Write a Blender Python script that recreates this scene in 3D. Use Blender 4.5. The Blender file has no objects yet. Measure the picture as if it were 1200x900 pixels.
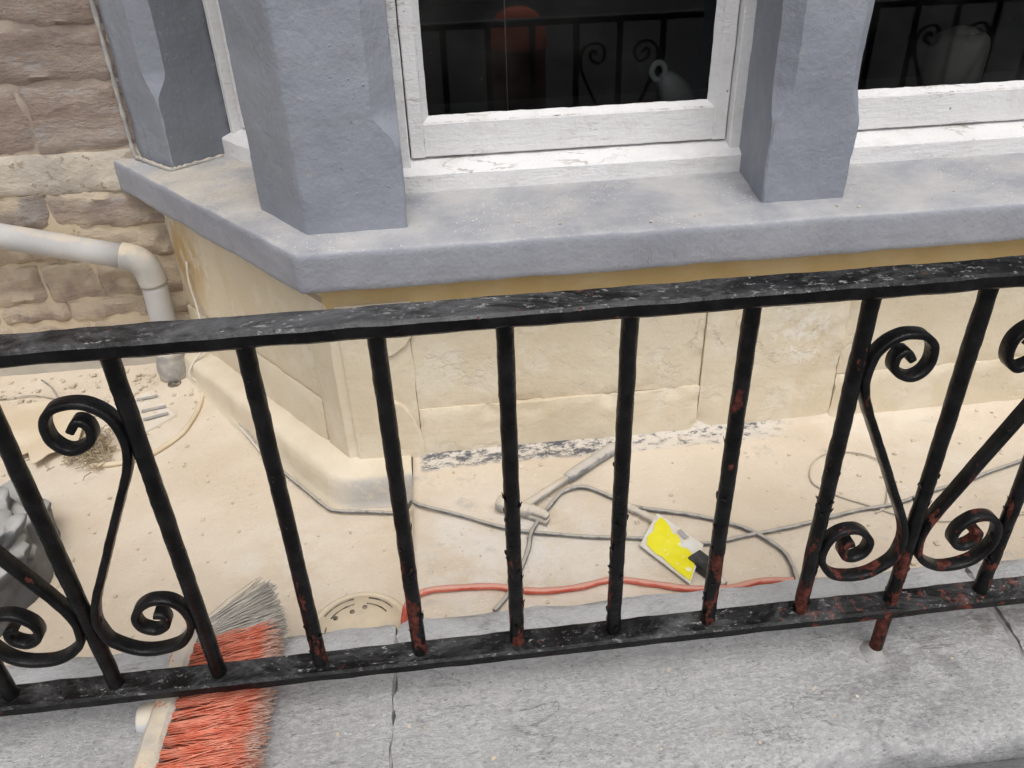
import bpy, bmesh, math, random
from mathutils import Vector, Matrix, noise

random.seed(7)
scene = bpy.context.scene
col = scene.collection

# ------------------------------------------------------------------ camera, sky, sun, exposure
cam_data = bpy.data.cameras.new('camera')
cam = bpy.data.objects.new('camera', cam_data); col.objects.link(cam)
PITCH, YAW, ROLL, FOC = .5686, .089, -.0366, 945.77
fw = Vector((math.sin(YAW)*math.cos(PITCH), math.cos(YAW)*math.cos(PITCH), -math.sin(PITCH)))
rt0 = Vector((math.cos(YAW), -math.sin(YAW), 0)); up0 = rt0.cross(fw)
rt = math.cos(ROLL)*rt0 + math.sin(ROLL)*up0
up = -math.sin(ROLL)*rt0 + math.cos(ROLL)*up0
m3 = Matrix((rt, up, -fw)).transposed()
cam.matrix_world = Matrix.Translation((-.0546, -.6663, .8024)) @ m3.to_4x4()
cam_data.sensor_width = 36; cam_data.lens = 36*FOC/1200
cam_data.clip_start = .02; cam_data.clip_end = 2000
scene.camera = cam

SUN_EL, SUN_AZ = math.radians(64), math.radians(172)       # azimuth clockwise from +Y: high, behind the photographer
world = bpy.data.worlds.new('World'); scene.world = world; world.use_nodes = True
wn = world.node_tree; bg = wn.nodes['Background']
sky = wn.nodes.new('ShaderNodeTexSky'); sky.sky_type = 'NISHITA'; sky.sun_disc = False
sky.sun_elevation = SUN_EL; sky.sun_rotation = SUN_AZ
sky.air_density = 1.0; sky.dust_density = 4.0; sky.ozone_density = 1.0
hs = wn.nodes.new('ShaderNodeHueSaturation'); hs.inputs['Saturation'].default_value = .22
wn.links.new(sky.outputs[0], hs.inputs['Color']); wn.links.new(hs.outputs[0], bg.inputs['Color'])
bg.inputs['Strength'].default_value = .142
sl = bpy.data.lights.new('sun', 'SUN'); sl.energy = .8; sl.angle = math.radians(28); sl.color = (1, .97, .93)
sun = bpy.data.objects.new('sun', sl); col.objects.link(sun)
sd = Vector((math.sin(SUN_AZ)*math.cos(SUN_EL), math.cos(SUN_AZ)*math.cos(SUN_EL), math.sin(SUN_EL)))
sun.rotation_euler = sd.to_track_quat('Z', 'Y').to_euler(); sun.location = sd*20
vs = scene.view_settings
vs.view_transform = 'Standard'; vs.look = 'None'; vs.gamma = 1; vs.exposure = .36; vs.use_curve_mapping = False

# ------------------------------------------------------------------ node material helpers
def S(r, g, b):
    f = lambda c: ((c/255+.055)/1.055)**2.4 if c > 10 else c/255/12.92
    return (f(r), f(g), f(b), 1)

class NT:
    def __init__(s, name):
        s.m = bpy.data.materials.new(name); s.m.use_nodes = True
        s.t = s.m.node_tree; s.p = s.t.nodes['Principled BSDF']; s.out = s.t.nodes['Material Output']
        s.geo = s.t.nodes.new('ShaderNodeNewGeometry')
        s.pos = s.geo.outputs['Position']
        sp = s.t.nodes.new('ShaderNodeSeparateXYZ'); s.t.links.new(s.pos, sp.inputs[0]); s.x, s.y, s.z = sp.outputs
        sn = s.t.nodes.new('ShaderNodeSeparateXYZ'); s.t.links.new(s.geo.outputs['Normal'], sn.inputs[0]); s.nz = sn.outputs[2]
    def put(s, sock, v):
        if isinstance(v, bpy.types.NodeSocket): s.t.links.new(v, sock)
        else: sock.default_value = v
    def noise(s, scale, detail=4, rough=.55, dist=0, stretch=None, off=None):
        n = s.t.nodes.new('ShaderNodeTexNoise')
        n.inputs['Scale'].default_value = scale; n.inputs['Detail'].default_value = detail
        n.inputs['Roughness'].default_value = rough; n.inputs['Distortion'].default_value = dist
        v = s.pos
        if stretch or off:
            mp = s.t.nodes.new('ShaderNodeMapping'); s.t.links.new(s.pos, mp.inputs[0])
            if stretch: mp.inputs['Scale'].default_value = stretch
            if off: mp.inputs['Location'].default_value = off
            v = mp.outputs[0]
        s.t.links.new(v, n.inputs['Vector'])
        return n.outputs[0]
    def voro(s, scale, feature='F1', stretch=None):
        n = s.t.nodes.new('ShaderNodeTexVoronoi'); n.feature = feature; n.inputs['Scale'].default_value = scale
        v = s.pos
        if stretch:
            mp = s.t.nodes.new('ShaderNodeMapping'); s.t.links.new(s.pos, mp.inputs[0]); mp.inputs['Scale'].default_value = stretch; v = mp.outputs[0]
        s.t.links.new(v, n.inputs['Vector'])
        return n.outputs['Distance']
    def step(s, v, lo, hi, a=0., b=1.):
        n = s.t.nodes.new('ShaderNodeMapRange'); n.interpolation_type = 'SMOOTHSTEP'
        s.put(n.inputs[0], v)
        if lo > hi: lo, hi, a, b = hi, lo, b, a
        for i, q in enumerate((lo, hi, a, b)): n.inputs[i+1].default_value = q
        return n.outputs[0]
    def math(s, op, a, b=0., c=None):
        n = s.t.nodes.new('ShaderNodeMath'); n.operation = op; n.use_clamp = False
        s.put(n.inputs[0], a); s.put(n.inputs[1], b)
        if c is not None: s.put(n.inputs[2], c)
        return n.outputs[0]
    def mul(s, *a):
        r = a[0]
        for q in a[1:]: r = s.math('MULTIPLY', r, q)
        return r
    def mix(s, f, a, b):
        n = s.t.nodes.new('ShaderNodeMix'); n.data_type = 'RGBA'
        s.put(n.inputs[0], f); s.put(n.inputs[6], a); s.put(n.inputs[7], b)
        return n.outputs[2]
    def near(s, p, r0, r1):
        n = s.t.nodes.new('ShaderNodeVectorMath'); n.operation = 'DISTANCE'
        s.t.links.new(s.pos, n.inputs[0]); n.inputs[1].default_value = p
        return s.step(n.outputs['Value'], r1, r0)
    def edge(s, radius, lo=.02, hi=.18):
        b = s.t.nodes.new('ShaderNodeBevel'); b.samples = 4; b.inputs['Radius'].default_value = radius
        d = s.t.nodes.new('ShaderNodeVectorMath'); d.operation = 'DOT_PRODUCT'
        s.t.links.new(b.outputs[0], d.inputs[0]); s.t.links.new(s.geo.outputs['Normal'], d.inputs[1])
        return s.step(d.outputs['Value'], 1-lo, 1-hi)
    def lines(s, scale, width, stretch=None, off=None, detail=5, dist=.6):
        v = s.math('ABSOLUTE', s.math('SUBTRACT', s.noise(scale, detail, .6, dist, stretch, off), .5))
        return s.step(v, width, width*.35)
    def bump(s, h, strength, dist=.002, prev=None):
        n = s.t.nodes.new('ShaderNodeBump'); n.inputs['Strength'].default_value = strength; n.inputs['Distance'].default_value = dist
        s.put(n.inputs['Height'], h)
        if prev is not None: s.t.links.new(prev, n.inputs['Normal'])
        return n.outputs[0]
    def done(s, colour, rough=.8, normal=None, metal=0., spec=.4):
        s.put(s.p.inputs['Base Color'], colour); s.put(s.p.inputs['Roughness'], rough)
        s.put(s.p.inputs['Metallic'], metal); s.put(s.p.inputs['Specular IOR Level'], spec)
        if normal is not None: s.t.links.new(normal, s.p.inputs['Normal'])
        return s.m

DUST = (.66, .55, .40, 1)
DUST2 = (.72, .635, .50, 1)

def plain(name, a, b, scale=12, rough=.75, bump=.4, bscale=90, bdist=.002, dust=0., dcol=DUST, spots=None, spec=.35):
    """two-tone noise colour, fine relief, dust lying on what faces up"""
    n = NT(name)
    c = n.mix(n.step(n.noise(scale, 6), .35, .68), a, b)
    if spots:
        sc, sn, sthr = spots
        c = n.mix(n.step(n.noise(sn, 3), sthr, sthr+.03), c, sc)
    if dust:
        d = n.math('ADD', n.math('MULTIPLY', n.step(n.nz, .15, .95), .55), n.noise(scale*2.3, 5))
        c = n.mix(n.mul(n.step(d, 1.02-dust*.7, 1.25-dust*.5), min(1, .5+dust*.5)), c, dcol)
    h = n.math('ADD', n.noise(bscale, 6, .65), n.math('MULTIPLY', n.noise(bscale*.22, 3), .8))
    return n.done(c, rough, n.bump(h, bump, bdist), spec=spec)

def m_dust_ground(name, left):
    n = NT(name)
    c = n.mix(n.step(n.noise(5, 7), .3, .7), (.61, .512, .395, 1), (.69, .60, .485, 1))
    c = n.mix(n.mul(n.step(n.noise(2.6, 6, .6, off=(3, 1, 0)), .5, .66), .75 if not left else .35), c, (.74, .68, .585, 1))
    if not left:      # pale scuffed cement where the dust has been trodden off
        pm = n.mul(n.near((.02, .30, -.14), .06, .24), n.step(n.noise(16, 6, .62), .35, .62))
        c = n.mix(n.mul(pm, .8), c, (.70, .655, .60, 1))
        gm = n.mul(n.step(n.noise(20, 7, .65, off=(9, 2, 0)), .56, .7), n.step(n.noise(3.1, 3, off=(1, 7, 0)), .45, .62))
        c = n.mix(n.mul(gm, .55), c, (.36, .35, .335, 1))
        # remains of black bitumen brushed along the foot of the wall
        yb = n.math('ADD', n.y, n.math('MULTIPLY', n.math('SUBTRACT', n.noise(14, 5), .5), .03))
        band = n.mul(n.step(yb, .525, .542), n.step(n.x, .62, .54), n.step(n.x, -.13, -.115))
        kk = n.math('SUBTRACT', n.noise(80, 9, .8, stretch=(.5, 1, 1)), n.math('MULTIPLY', n.step(n.x, .22, .34), .05))
        c = n.mix(n.mul(band, .5), c, (.60, .58, .55, 1))
        c = n.mix(n.mul(band, n.step(kk, .45, .56)), c, (.115, .117, .125, 1))
    else:
        pm = n.mul(n.near((-.36, .40, -.205), .03, .17), n.step(n.noise(24, 6, .6), .38, .62))
        c = n.mix(n.mul(pm, .7), c, (.70, .65, .56, 1))
    c = n.mix(n.mul(n.step(n.noise(75, 4, .7), .64, .74), n.step(n.noise(6, 3, off=(4, 4, 0)), .48, .62), .45), c, (.40, .33, .245, 1))
    c = n.mix(n.mul(n.step(n.voro(55), .085, .05), n.step(n.noise(9, 2), .56, .62), .6), c, (.24, .2, .16, 1))
    c = n.mix(n.mul(n.step(n.noise(210, 2), .66, .72), .45), c, (.84, .78, .67, 1))
    h = n.math('ADD', n.noise(160, 7, .75), n.math('MULTIPLY', n.noise(30, 8, .68), 1.6))
    h = n.math('ADD', h, n.math('MULTIPLY', n.lines(8, .03, None, (1, 4, 0), 5, 1.5), .18))
    return n.done(c, .95, n.bump(h, .6, .003), spec=.15)

def m_plaster(name):
    n = NT(name)
    c = n.mix(n.step(n.noise(3.5, 6, off=(2, 0, 5)), .32, .68), (.63, .54, .395, 1), (.69, .61, .475, 1))
    c = n.mix(n.mul(n.step(n.noise(11, 7, .62, off=(0, 4, 1)), .5, .66), .6), c, (.73, .665, .55, 1))
    c = n.mix(n.mul(n.step(n.noise(9, 6, .6, stretch=(1, 1, .35)), .58, .7), .45), c, (.60, .49, .32, 1))
    for p, r in (((-.655, 1.02, .10), .16), ((-.575, .90, .12), .05), ((-.53, .84, .06), .035), ((.415, .57, .15), .03)):
        s = n.mul(n.near(p, r*.25, r), n.step(n.noise(22, 5, .6, stretch=(1, 1, .45)), .40, .56))
        c = n.mix(n.mul(s, .85), c, (.46, .29, .105, 1))
    w = n.mul(n.near((.60, .57, .06), .02, .09), n.step(n.noise(40, 5, .7), .45, .6))
    c = n.mix(n.mul(w, .7), c, (.80, .765, .70, 1))
    c = n.mix(n.mul(n.step(n.noise(120, 3), .67, .72), .4), c, (.47, .38, .26, 1))
    cr = n.mul(n.lines(4.5, .007, (1, 1, 1), (7, 0, 3), 8, 1.4), n.step(n.noise(3, 3, off=(2, 2, 9)), .56, .66))
    c = n.mix(n.mul(cr, .35), c, (.42, .32, .20, 1))
    sc = n.step(n.noise(10, 8, .68, off=(3, 8, 2)), .58, .62)
    c = n.mix(n.mul(sc, .35), c, (.75, .70, .61, 1))
    h = n.math('ADD', n.math('MULTIPLY', n.noise(120, 6, .65), .6), n.math('MULTIPLY', n.noise(13, 7, .65), 2.4))
    h = n.math('SUBTRACT', h, n.math('ADD', n.math('MULTIPLY', sc, .5), cr))
    return n.done(c, .9, n.bump(h, .5, .004), spec=.2)

def m_grey_paint(name, a, b, dust=.0, chips=True):
    n = NT(name)
    c = n.mix(n.step(n.noise(4.5, 5), .3, .7), a, b)
    c = n.mix(n.mul(n.step(n.noise(14, 6, .6, stretch=(1, 1, .3)), .52, .68), .35), c, (a[0]*1.25, a[1]*1.22, a[2]*1.2, 1))
    c = n.mix(n.mul(n.step(n.noise(60, 5, .7), .61, .68), .35), c, (.40, .38, .35, 1))
    if chips:
        c = n.mix(n.mul(n.step(n.noise(95, 3, .6, off=(4, 0, 0)), .71, .74), .55), c, (.13, .125, .12, 1))
        c = n.mix(n.mul(n.lines(6, .008, (1, 1, .5), (3, 3, 0), 7, 1.0), n.step(n.noise(5, 3, off=(0, 8, 2)), .55, .65), .45), c, (.16, .155, .15, 1))
    ed = n.mul(n.edge(.004), n.step(n.noise(42, 6, .7, off=(1, 2, 3)), .52, .62))
    c = n.mix(n.mul(ed, .7), c, (.47, .46, .45, 1))
    c = n.mix(n.mul(ed, n.step(n.noise(90, 4, .7), .52, .6), .8), c, (.12, .115, .11, 1))
    if dust:
        d = n.math('ADD', n.math('MULTIPLY', n.step(n.nz, .3, .95), .5), n.noise(9, 7, .62))
        c = n.mix(n.mul(n.step(d, .72, 1.25), .8*dust), c, (.63, .60, .55, 1))
        lc = n.mul(n.near((-.52, .95, .31), .1, .42), n.step(n.nz, .5, .9), n.step(n.noise(12, 6), .3, .6)); c = n.mix(n.mul(lc, .5), c, (.64, .565, .44, 1))
        g = n.mul(n.step(n.nz, .5, .9), n.step(n.noise(240, 2, .6), .64, .69), n.step(n.noise(7, 4), .42, .6))
        c = n.mix(n.mul(g, .9), c, (.83, .77, .66, 1))
    h = n.math('ADD', n.math('MULTIPLY', n.noise(140, 5, .6), .5), n.math('MULTIPLY', n.noise(32, 6, .62), 1.6))
    h = n.math('ADD', h, n.math('ADD', n.math('MULTIPLY', n.noise(70, 6, .7, stretch=(1, 1, .18)), .9), n.math('MULTIPLY', n.step(n.voro(75), .2, .06), n.step(n.noise(6, 3, off=(0, 4, 4)), .64, .74))))
    return n.done(c, n.step(n.noise(20, 3), .3, .7, .5, .72), n.bump(h, .6, .0034), spec=.35)

def m_white_paint(name):
    n = NT(name)
    c = n.mix(n.step(n.noise(6, 6), .3, .7), (.69, .68, .675, 1), (.76, .75, .745, 1))
    c = n.mix(n.mul(n.step(n.noise(16, 8, .7), .50, .70), .5), c, (.57, .545, .51, 1))
    c = n.mix(n.mul(n.lines(10, .008, (.3, .3, 1.7), (2, 0, 0), 6, .4), n.step(n.noise(4, 3, off=(2, 6, 1)), .50, .62), .6), c, (.28, .24, .20, 1))
    c = n.mix(n.mul(n.step(n.noise(65, 6, .75, stretch=(.4, .4, 1.6)), .645, .68), .75), c, (.33, .28, .23, 1))
    ed = n.mul(n.edge(.0035), n.step(n.noise(36, 6, .7, off=(4, 1, 2)), .50, .60))
    c = n.mix(n.mul(ed, .6), c, (.46, .41, .35, 1))
    c = n.mix(n.mul(n.edge(.003), n.step(n.noise(55, 5, .7, off=(7, 1, 2)), .57, .62), .9), c, (.17, .125, .09, 1))
    c = n.mix(n.mul(n.step(n.voro(32), .08, .055), n.step(n.noise(11, 2, off=(5, 3, 1)), .50, .58), .85), c, (.20, .15, .11, 1))
    h = n.math('ADD', n.math('MULTIPLY', n.noise(60, 7, .75, stretch=(.25, .25, 1.5)), 1.6), n.noise(150, 3))
    return n.done(c, .6, n.bump(h, .6, .0028), spec=.35)

def m_iron(name, dusty):
    n = NT(name)
    c = n.mix(n.step(n.noise(40, 5), .35, .7), (.0035, .0033, .0035, 1), (.011, .0105, .011, 1))
    # red oxide primer and rust where the black has flaked, mostly low down
    right = n.step(n.x, -.42, -.12)
    if dusty:
        k = n.math('ADD', n.noise(55, 6, .62), n.math('MULTIPLY', n.near((.54, 0, 0), .05, .32), .12))
        rust = n.step(k, .665, .68)
    else:
        k = n.math('ADD', n.noise(42, 6, .62, stretch=(1, 1, .4)), n.math('MULTIPLY', n.mul(n.step(n.z, .27, .02), right), .16))
        rust = n.math('MAXIMUM', n.step(k, .66, .675), n.step(n.noise(26, 5, .6, off=(3, 3, 3)), .75, .765))
    rc = n.mix(n.step(n.noise(130, 4), .4, .65), (.05, .013, .009, 1), (.125, .034, .024, 1))
    c = n.mix(rust, c, rc)
    if dusty:
        upf = n.step(n.nz, .4, .95)
        d = n.math('ADD', n.math('MULTIPLY', n.near((-.12, 0, .46), .05, .5), .11), n.noise(14, 10, .8, dist=.8, stretch=(.55, 1, 1)))
        c = n.mix(n.mul(upf, n.step(d, .44, .76), dusty), c, (.15, .15, .155, 1))
        sp = n.mul(upf, n.step(n.noise(150, 6, .75, stretch=(.6, 1, 1)), .565, .66), n.step(n.noise(10, 4, off=(2, 0, 0)), .36, .62))
        c = n.mix(n.mul(sp, .8), c, (.42, .41, .395, 1))
        wh = n.mul(upf, n.step(n.noise(48, 8, .75, dist=1.5, stretch=(.5, 1.2, 1)), .63, .69))
        c = n.mix(n.mul(wh, .7), c, (.55, .54, .52, 1))
        c = n.mix(n.mul(n.edge(.0025), n.step(n.noise(60, 5, .7), .56, .66), .6), c, (.20, .195, .19, 1))
    else:
        c = n.mix(n.mul(n.step(n.noise(110, 4, .7), .68, .73), .45), c, (.16, .155, .15, 1))
    h = n.math('ADD', n.math('MULTIPLY', n.noise(150, 5, .6), .7), n.math('SUBTRACT', n.noise(36, 5), n.math('MULTIPLY', rust, .8)))
    r = n.math('ADD', n.math('MULTIPLY', rust, .4), n.step(n.noise(30, 3), .3, .7, .26, .46))
    return n.done(c, r, n.bump(h, .6, .0026), spec=.22)

def m_coping(name):
    n = NT(name)
    c = n.mix(n.step(n.noise(6, 9, .7), .25, .75), (.345, .344, .344, 1), (.47, .468, .466, 1))
    c = n.mix(n.mul(n.step(n.noise(190, 5, .78, stretch=(.7, 1, 1)), .46, .60), .55), c, (.62, .617, .613, 1))
    c = n.mix(n.mul(n.step(n.noise(210, 5, .78, stretch=(.6, 1, 1), off=(2, 5, 1)), .55, .66), .7), c, (.16, .157, .155, 1))
    c = n.mix(n.mul(n.step(n.noise(32, 8, .78, dist=.7, stretch=(.45, 1.3, 1)), .55, .66), n.step(n.noise(4, 4, off=(1, 9, 0)), .42, .6), .6), c, (.17, .165, .16, 1))
    c = n.mix(n.mul(n.lines(9, .012, (.6, 1.2, 1), (5, 2, 0), 6, 1.2), n.step(n.noise(7, 3, off=(6, 6, 0)), .52, .62), .55), c, (.14, .135, .13, 1))
    c = n.mix(n.mul(n.near((.53, -.03, CZ_), .02, .14), n.step(n.noise(28, 6, .7), .4, .62), .5), c, (.15, .145, .14, 1))
    c = n.mix(n.mul(n.near((.45, -.09, CZ_), .01, .10), n.step(n.noise(45, 6, .7), .45, .62), .5), c, (.15, .147, .145, 1))
    c = n.mix(n.mul(n.near((.67, .03, CZ_), .01, .08), n.step(n.noise(50, 6, .7), .42, .6), .6), c, (.16, .12, .09, 1))
    nose = n.step(n.math('ADD', n.y, n.math('MULTIPLY', n.noise(26, 7, .7, stretch=(.5, 1, 1)), .06)), -.10, -.128)
    c = n.mix(n.mul(nose, .75), c, (.115, .115, .118, 1))
    c = n.mix(n.mul(n.step(n.voro(30), .045, .03), n.step(n.noise(13, 2, off=(2, 2, 2)), .5, .58)), c, (.74, .73, .70, 1))
    c = n.mix(n.mul(n.step(n.y, .03, .10), n.step(n.noise(18, 7, .65), .30, .62), .7), c, (.57, .57, .575, 1))
    h = n.math('ADD', n.noise(190, 7, .75, stretch=(.7, 1, 1)), n.math('MULTIPLY', n.noise(34, 8, .7, stretch=(.5, 1.2, 1)), 1.6))
    return n.done(c, .9, n.bump(h, .8, .0045), spec=.2)
CZ_ = -.097

def m_stone(name, hue):
    n = NT(name)
    a = [(.40, .32, .27, 1), (.46, .375, .32, 1), (.37, .33, .305, 1)][hue]
    b = [(.26, .20, .17, 1), (.34, .26, .215, 1), (.27, .225, .20, 1)][hue]
    c = n.mix(n.step(n.noise(7, 8, .66, dist=.5, stretch=(.5, 1, 1.9)), .34, .66), a, b)
    c = n.mix(n.mul(n.step(n.noise(17, 7, .7, off=(1, 1, 6), stretch=(.6, 1, 1.5)), .53, .66), .65), c, (.43, .41, .40, 1))
    c = n.mix(n.mul(n.step(n.noise(24, 8, .72, dist=.8, stretch=(.35, 1, 1.7), off=(5, 0, 3)), .58, .68), .45), c, (.15, .115, .095, 1))
    c = n.mix(n.mul(n.lines(7, .02, (.4, 1, 2.2), (0, 2, 8)), .3), c, (.16, .125, .105, 1))
    c = n.mix(n.mul(n.edge(.014, .005, .10), n.step(n.noise(14, 7, .68, off=(2, 3, 4)), .36, .58), .7), c, (.47, .40, .335, 1))
    d = n.math('ADD', n.math('MULTIPLY', n.mul(n.step(n.nz, -.1, .8), n.step(n.z, .5, .2, .35, 1.)), .5), n.noise(11, 8, .68, off=(8, 0, 2)))
    d = n.math('ADD', d, n.math('MULTIPLY', n.step(n.z, .38, .12), .34))
    c = n.mix(n.mul(n.step(d, .68, .98), .85), c, (.62, .515, .385, 1))
    h = n.math('ADD', n.noise(75, 8, .75), n.math('MULTIPLY', n.noise(15, 8, .7, stretch=(.5, 1, 1.7)), 2))
    return n.done(c, .92, n.bump(h, .8, .010), spec=.2)

def m_glass(name):
    n = NT(name)
    g = n.t.nodes.new('ShaderNodeBsdfGlossy'); g.inputs['Roughness'].default_value = .015
    tr = n.t.nodes.new('ShaderNodeBsdfTransparent'); tr.inputs[0].default_value = (.72, .74, .74, 1)
    fr = n.t.nodes.new('ShaderNodeFresnel'); fr.inputs[0].default_value = 1.5
    mx = n.t.nodes.new('ShaderNodeMixShader')
    n.t.links.new(fr.outputs[0], mx.inputs[0]); n.t.links.new(tr.outputs[0], mx.inputs[1]); n.t.links.new(g.outputs[0], mx.inputs[2])
    df = n.t.nodes.new('ShaderNodeBsdfDiffuse'); df.inputs[0].default_value = (.6, .58, .55, 1)
    m2 = n.t.nodes.new('ShaderNodeMixShader')
    dirt = n.math('ADD', n.mul(n.step(n.noise(190, 2), .765, .79), .3), n.mul(n.step(n.noise(6, 5), .4, .8), .02))
    n.t.links.new(dirt, m2.inputs[0]); n.t.links.new(mx.outputs[0], m2.inputs[1]); n.t.links.new(df.outputs[0], m2.inputs[2])
    n.t.links.new(m2.outputs[0], n.out.inputs[0])
    return n.m

MT = dict(
    ground=m_dust_ground('dust_ground', True), slab=m_dust_ground('dust_slab', False),
    plaster=m_plaster('cream_plaster'),
    ochre=plain('ochre_strip_colour', (.53, .375, .165, 1), (.60, .46, .25, 1), 9, .85, .4, 80),
    paint=m_grey_paint('grey_paint', S(133, 137, 146), S(147, 151, 159)),
    paint_dark=m_grey_paint('dark_grey_paint', S(116, 120, 127), S(128, 131, 138), chips=False),
    sill=m_grey_paint('grey_sill_paint', S(140, 142, 150), S(156, 158, 165), dust=.65),
    white=m_white_paint('white_paint'), glass=m_glass('window_glass'),
    iron=m_iron('black_iron', 0), rail=m_iron('dusty_black_iron', .75),
    coping=m_coping('granite'), 
    mortar=None,
    band=plain('mortar_band', (.44, .395, .335, 1), (.60, .535, .44, 1), 11, .95, .8, 60, .007, .45, spots=((.36, .30, .24, 1), 40, .60)),
    pipe=plain('pipe_paint', (.41, .405, .40, 1), (.50, .485, .465, 1), 7, .85, .4, 60, .002, .12, spots=((.4, .35, .28, 1), 80, .7)),
    pipe2=plain('pipe_collar', (.36, .35, .335, 1), (.47, .445, .40, 1), 14, .85, .25, 80, .001, .5),
    cable=plain('grey_cable', (.09, .092, .095, 1), (.20, .2, .2, 1), 40, .6, .2, 120, .001, .45, (.52, .47, .40, 1)),
    wire=plain('thin_wire', (.30, .29, .27, 1), (.42, .39, .35, 1), 40, .6, .1, 120, .001, .4),
    cord=plain('white_cord', (.60, .57, .50, 1), (.70, .66, .58, 1), 30, .8, .2, 200, .001, .3),
    red=plain('red_cable', (.50, .075, .05, 1), (.60, .17, .12, 1), 35, .5, .2, 140, .001, .5, (.62, .36, .28, 1)),
    steel=plain('dusty_steel', (.30, .29, .28, 1), (.47, .44, .39, 1), 30, .6, .4, 120, .001, .75, (.60, .53, .43, 1)),
    grip=plain('dusty_grip', (.14, .145, .15, 1), (.36, .35, .34, 1), 35, .8, .4, 120, .001, .6, (.55, .50, .43, 1)),
    dark=plain('dark_plastic', (.02, .02, .022, 1), (.06, .06, .06, 1), 60, .5, .4, 120, .001, 0),
    card=plain('white_card', (.62, .62, .58, 1), (.70, .69, .64, 1), 20, .8, .2, 120, .001, .2, spots=((.4, .38, .34, 1), 60, .68)),
    yellow=plain('yellow_sticker', (.74, .66, .012, 1), (.80, .73, .04, 1), 25, .6, .3, 60, .002, 0, spots=((.78, .76, .5, 1), 70, .64)),
    orange=None, 
    greybr=plain('dusty_bristle', (.46, .425, .375, 1), (.58, .54, .48, 1), 30, .9, .1, 200, .0005),
    wood=plain('dusty_wood', (.46, .41, .35, 1), (.60, .55, .48, 1), 18, .85, .6, 90, .003, .2, spots=((.62, .17, .08, 1), 60, .585)),
    socket=plain('socket_plastic', (.43, .44, .46, 1), (.53, .53, .54, 1), 20, .75, .3, 90, .001, .3),
    bag=plain('black_sack', (.085, .086, .09, 1), (.125, .125, .125, 1), 9, .5, .4, 40, .004, .6, (.46, .45, .43, 1)),
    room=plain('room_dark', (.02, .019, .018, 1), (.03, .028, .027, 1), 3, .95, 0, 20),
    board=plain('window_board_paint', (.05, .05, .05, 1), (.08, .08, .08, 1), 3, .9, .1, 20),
    pot=plain('white_glaze', (.55, .55, .54, 1), (.62, .61, .6, 1), 5, .4, 0, 20),
    jar=plain('pale_jar_glaze', (.34, .30, .28, 1), (.42, .37, .34, 1), 6, .6, 0, 20),
    paper=plain('paper_scrap', (.64, .60, .54, 1), (.70, .66, .60, 1), 20, .9, .1, 90, .001, .2),
    print=plain('paper_print', (.30, .29, .28, 1), (.42, .38, .35, 1), 60, .9, .1, 90, .001),
    straw=plain('dry_grass', (.30, .24, .15, 1), (.50, .41, .28, 1), 30, .95, .1, 90, .001),
    cardb=plain('dusty_cardboard', (.60, .49, .35, 1), (.67, .57, .43, 1), 12, .95, .4, 90, .0015),
    chip=plain('stone_chips', (.50, .42, .31, 1), (.66, .58, .47, 1), 40, .95, .2, 90, .001),
    drain=plain('dusty_drain', (.52, .46, .36, 1), (.66, .575, .44, 1), 22, .9, .4, 120, .0015, .3),
    hole=plain('drain_hole', (.06, .05, .04, 1), (.30, .25, .19, 1), 90, .95, 0),
    base=plain('base_render', (.40, .37, .32, 1), (.50, .455, .385, 1), 9, .95, .5, 60, .003, .35),
    sealant=plain('grey_sealant', (.30, .29, .28, 1), (.44, .42, .39, 1), 30, .8, .3, 120, .001, .3),
    asphalt=plain('asphalt', (.042, .042, .043, 1), (.062, .06, .058, 1), 3, .9, .5, 120, .004),
    paving=plain('paving', (.13, .127, .12, 1), (.18, .175, .165, 1), 3, .9, .4, 90, .003),
    kerb=plain('kerb_stone', (.20, .195, .185, 1), (.26, .25, .24, 1), 8, .9, .4, 90, .003),
    prop_top=plain('prop_orange', (.75, .10, .02, 1), (.80, .14, .03, 1), 6, .5, 0, 20),
    reflection_prop=plain('prop_dark_red', (.10, .016, .012, 1), (.14, .02, .015, 1), 6, .5, 0, 20),
    rustmortar=plain('grey_mortar', (.20, .195, .19, 1), (.33, .32, .31, 1), 30, .95, .7, 110, .003),
)
def m_mortar():
    n = NT('mortar')
    c = n.mix(n.step(n.noise(12, 6), .35, .65), (.30, .24, .20, 1), (.44, .37, .305, 1))
    d = n.math('ADD', n.step(n.z, .36, .22), n.math('MULTIPLY', n.math('SUBTRACT', n.noise(14, 6, .62), .5), 1.6))
    c = n.mix(n.step(d, .1, .75), c, (.57, .475, .345, 1))
    return n.done(c, .95, n.bump(n.noise(60, 7, .7), .6, .005), spec=.15)
MT['mortar'] = m_mortar()
def m_orange():
    n = NT('orange_bristle')
    c = n.mix(n.step(n.noise(60, 4), .35, .65), (.70, .175, .10, 1), (.78, .30, .20, 1))
    tip = n.math('ADD', n.step(n.x, -.355, -.305), n.math('MULTIPLY', n.noise(26, 5), .9))
    c = n.mix(n.mul(n.step(tip, .85, 1.5), .8), c, (.55, .46, .38, 1))
    return n.done(c, .6, spec=.3)
MT['orange'] = m_orange()

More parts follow.
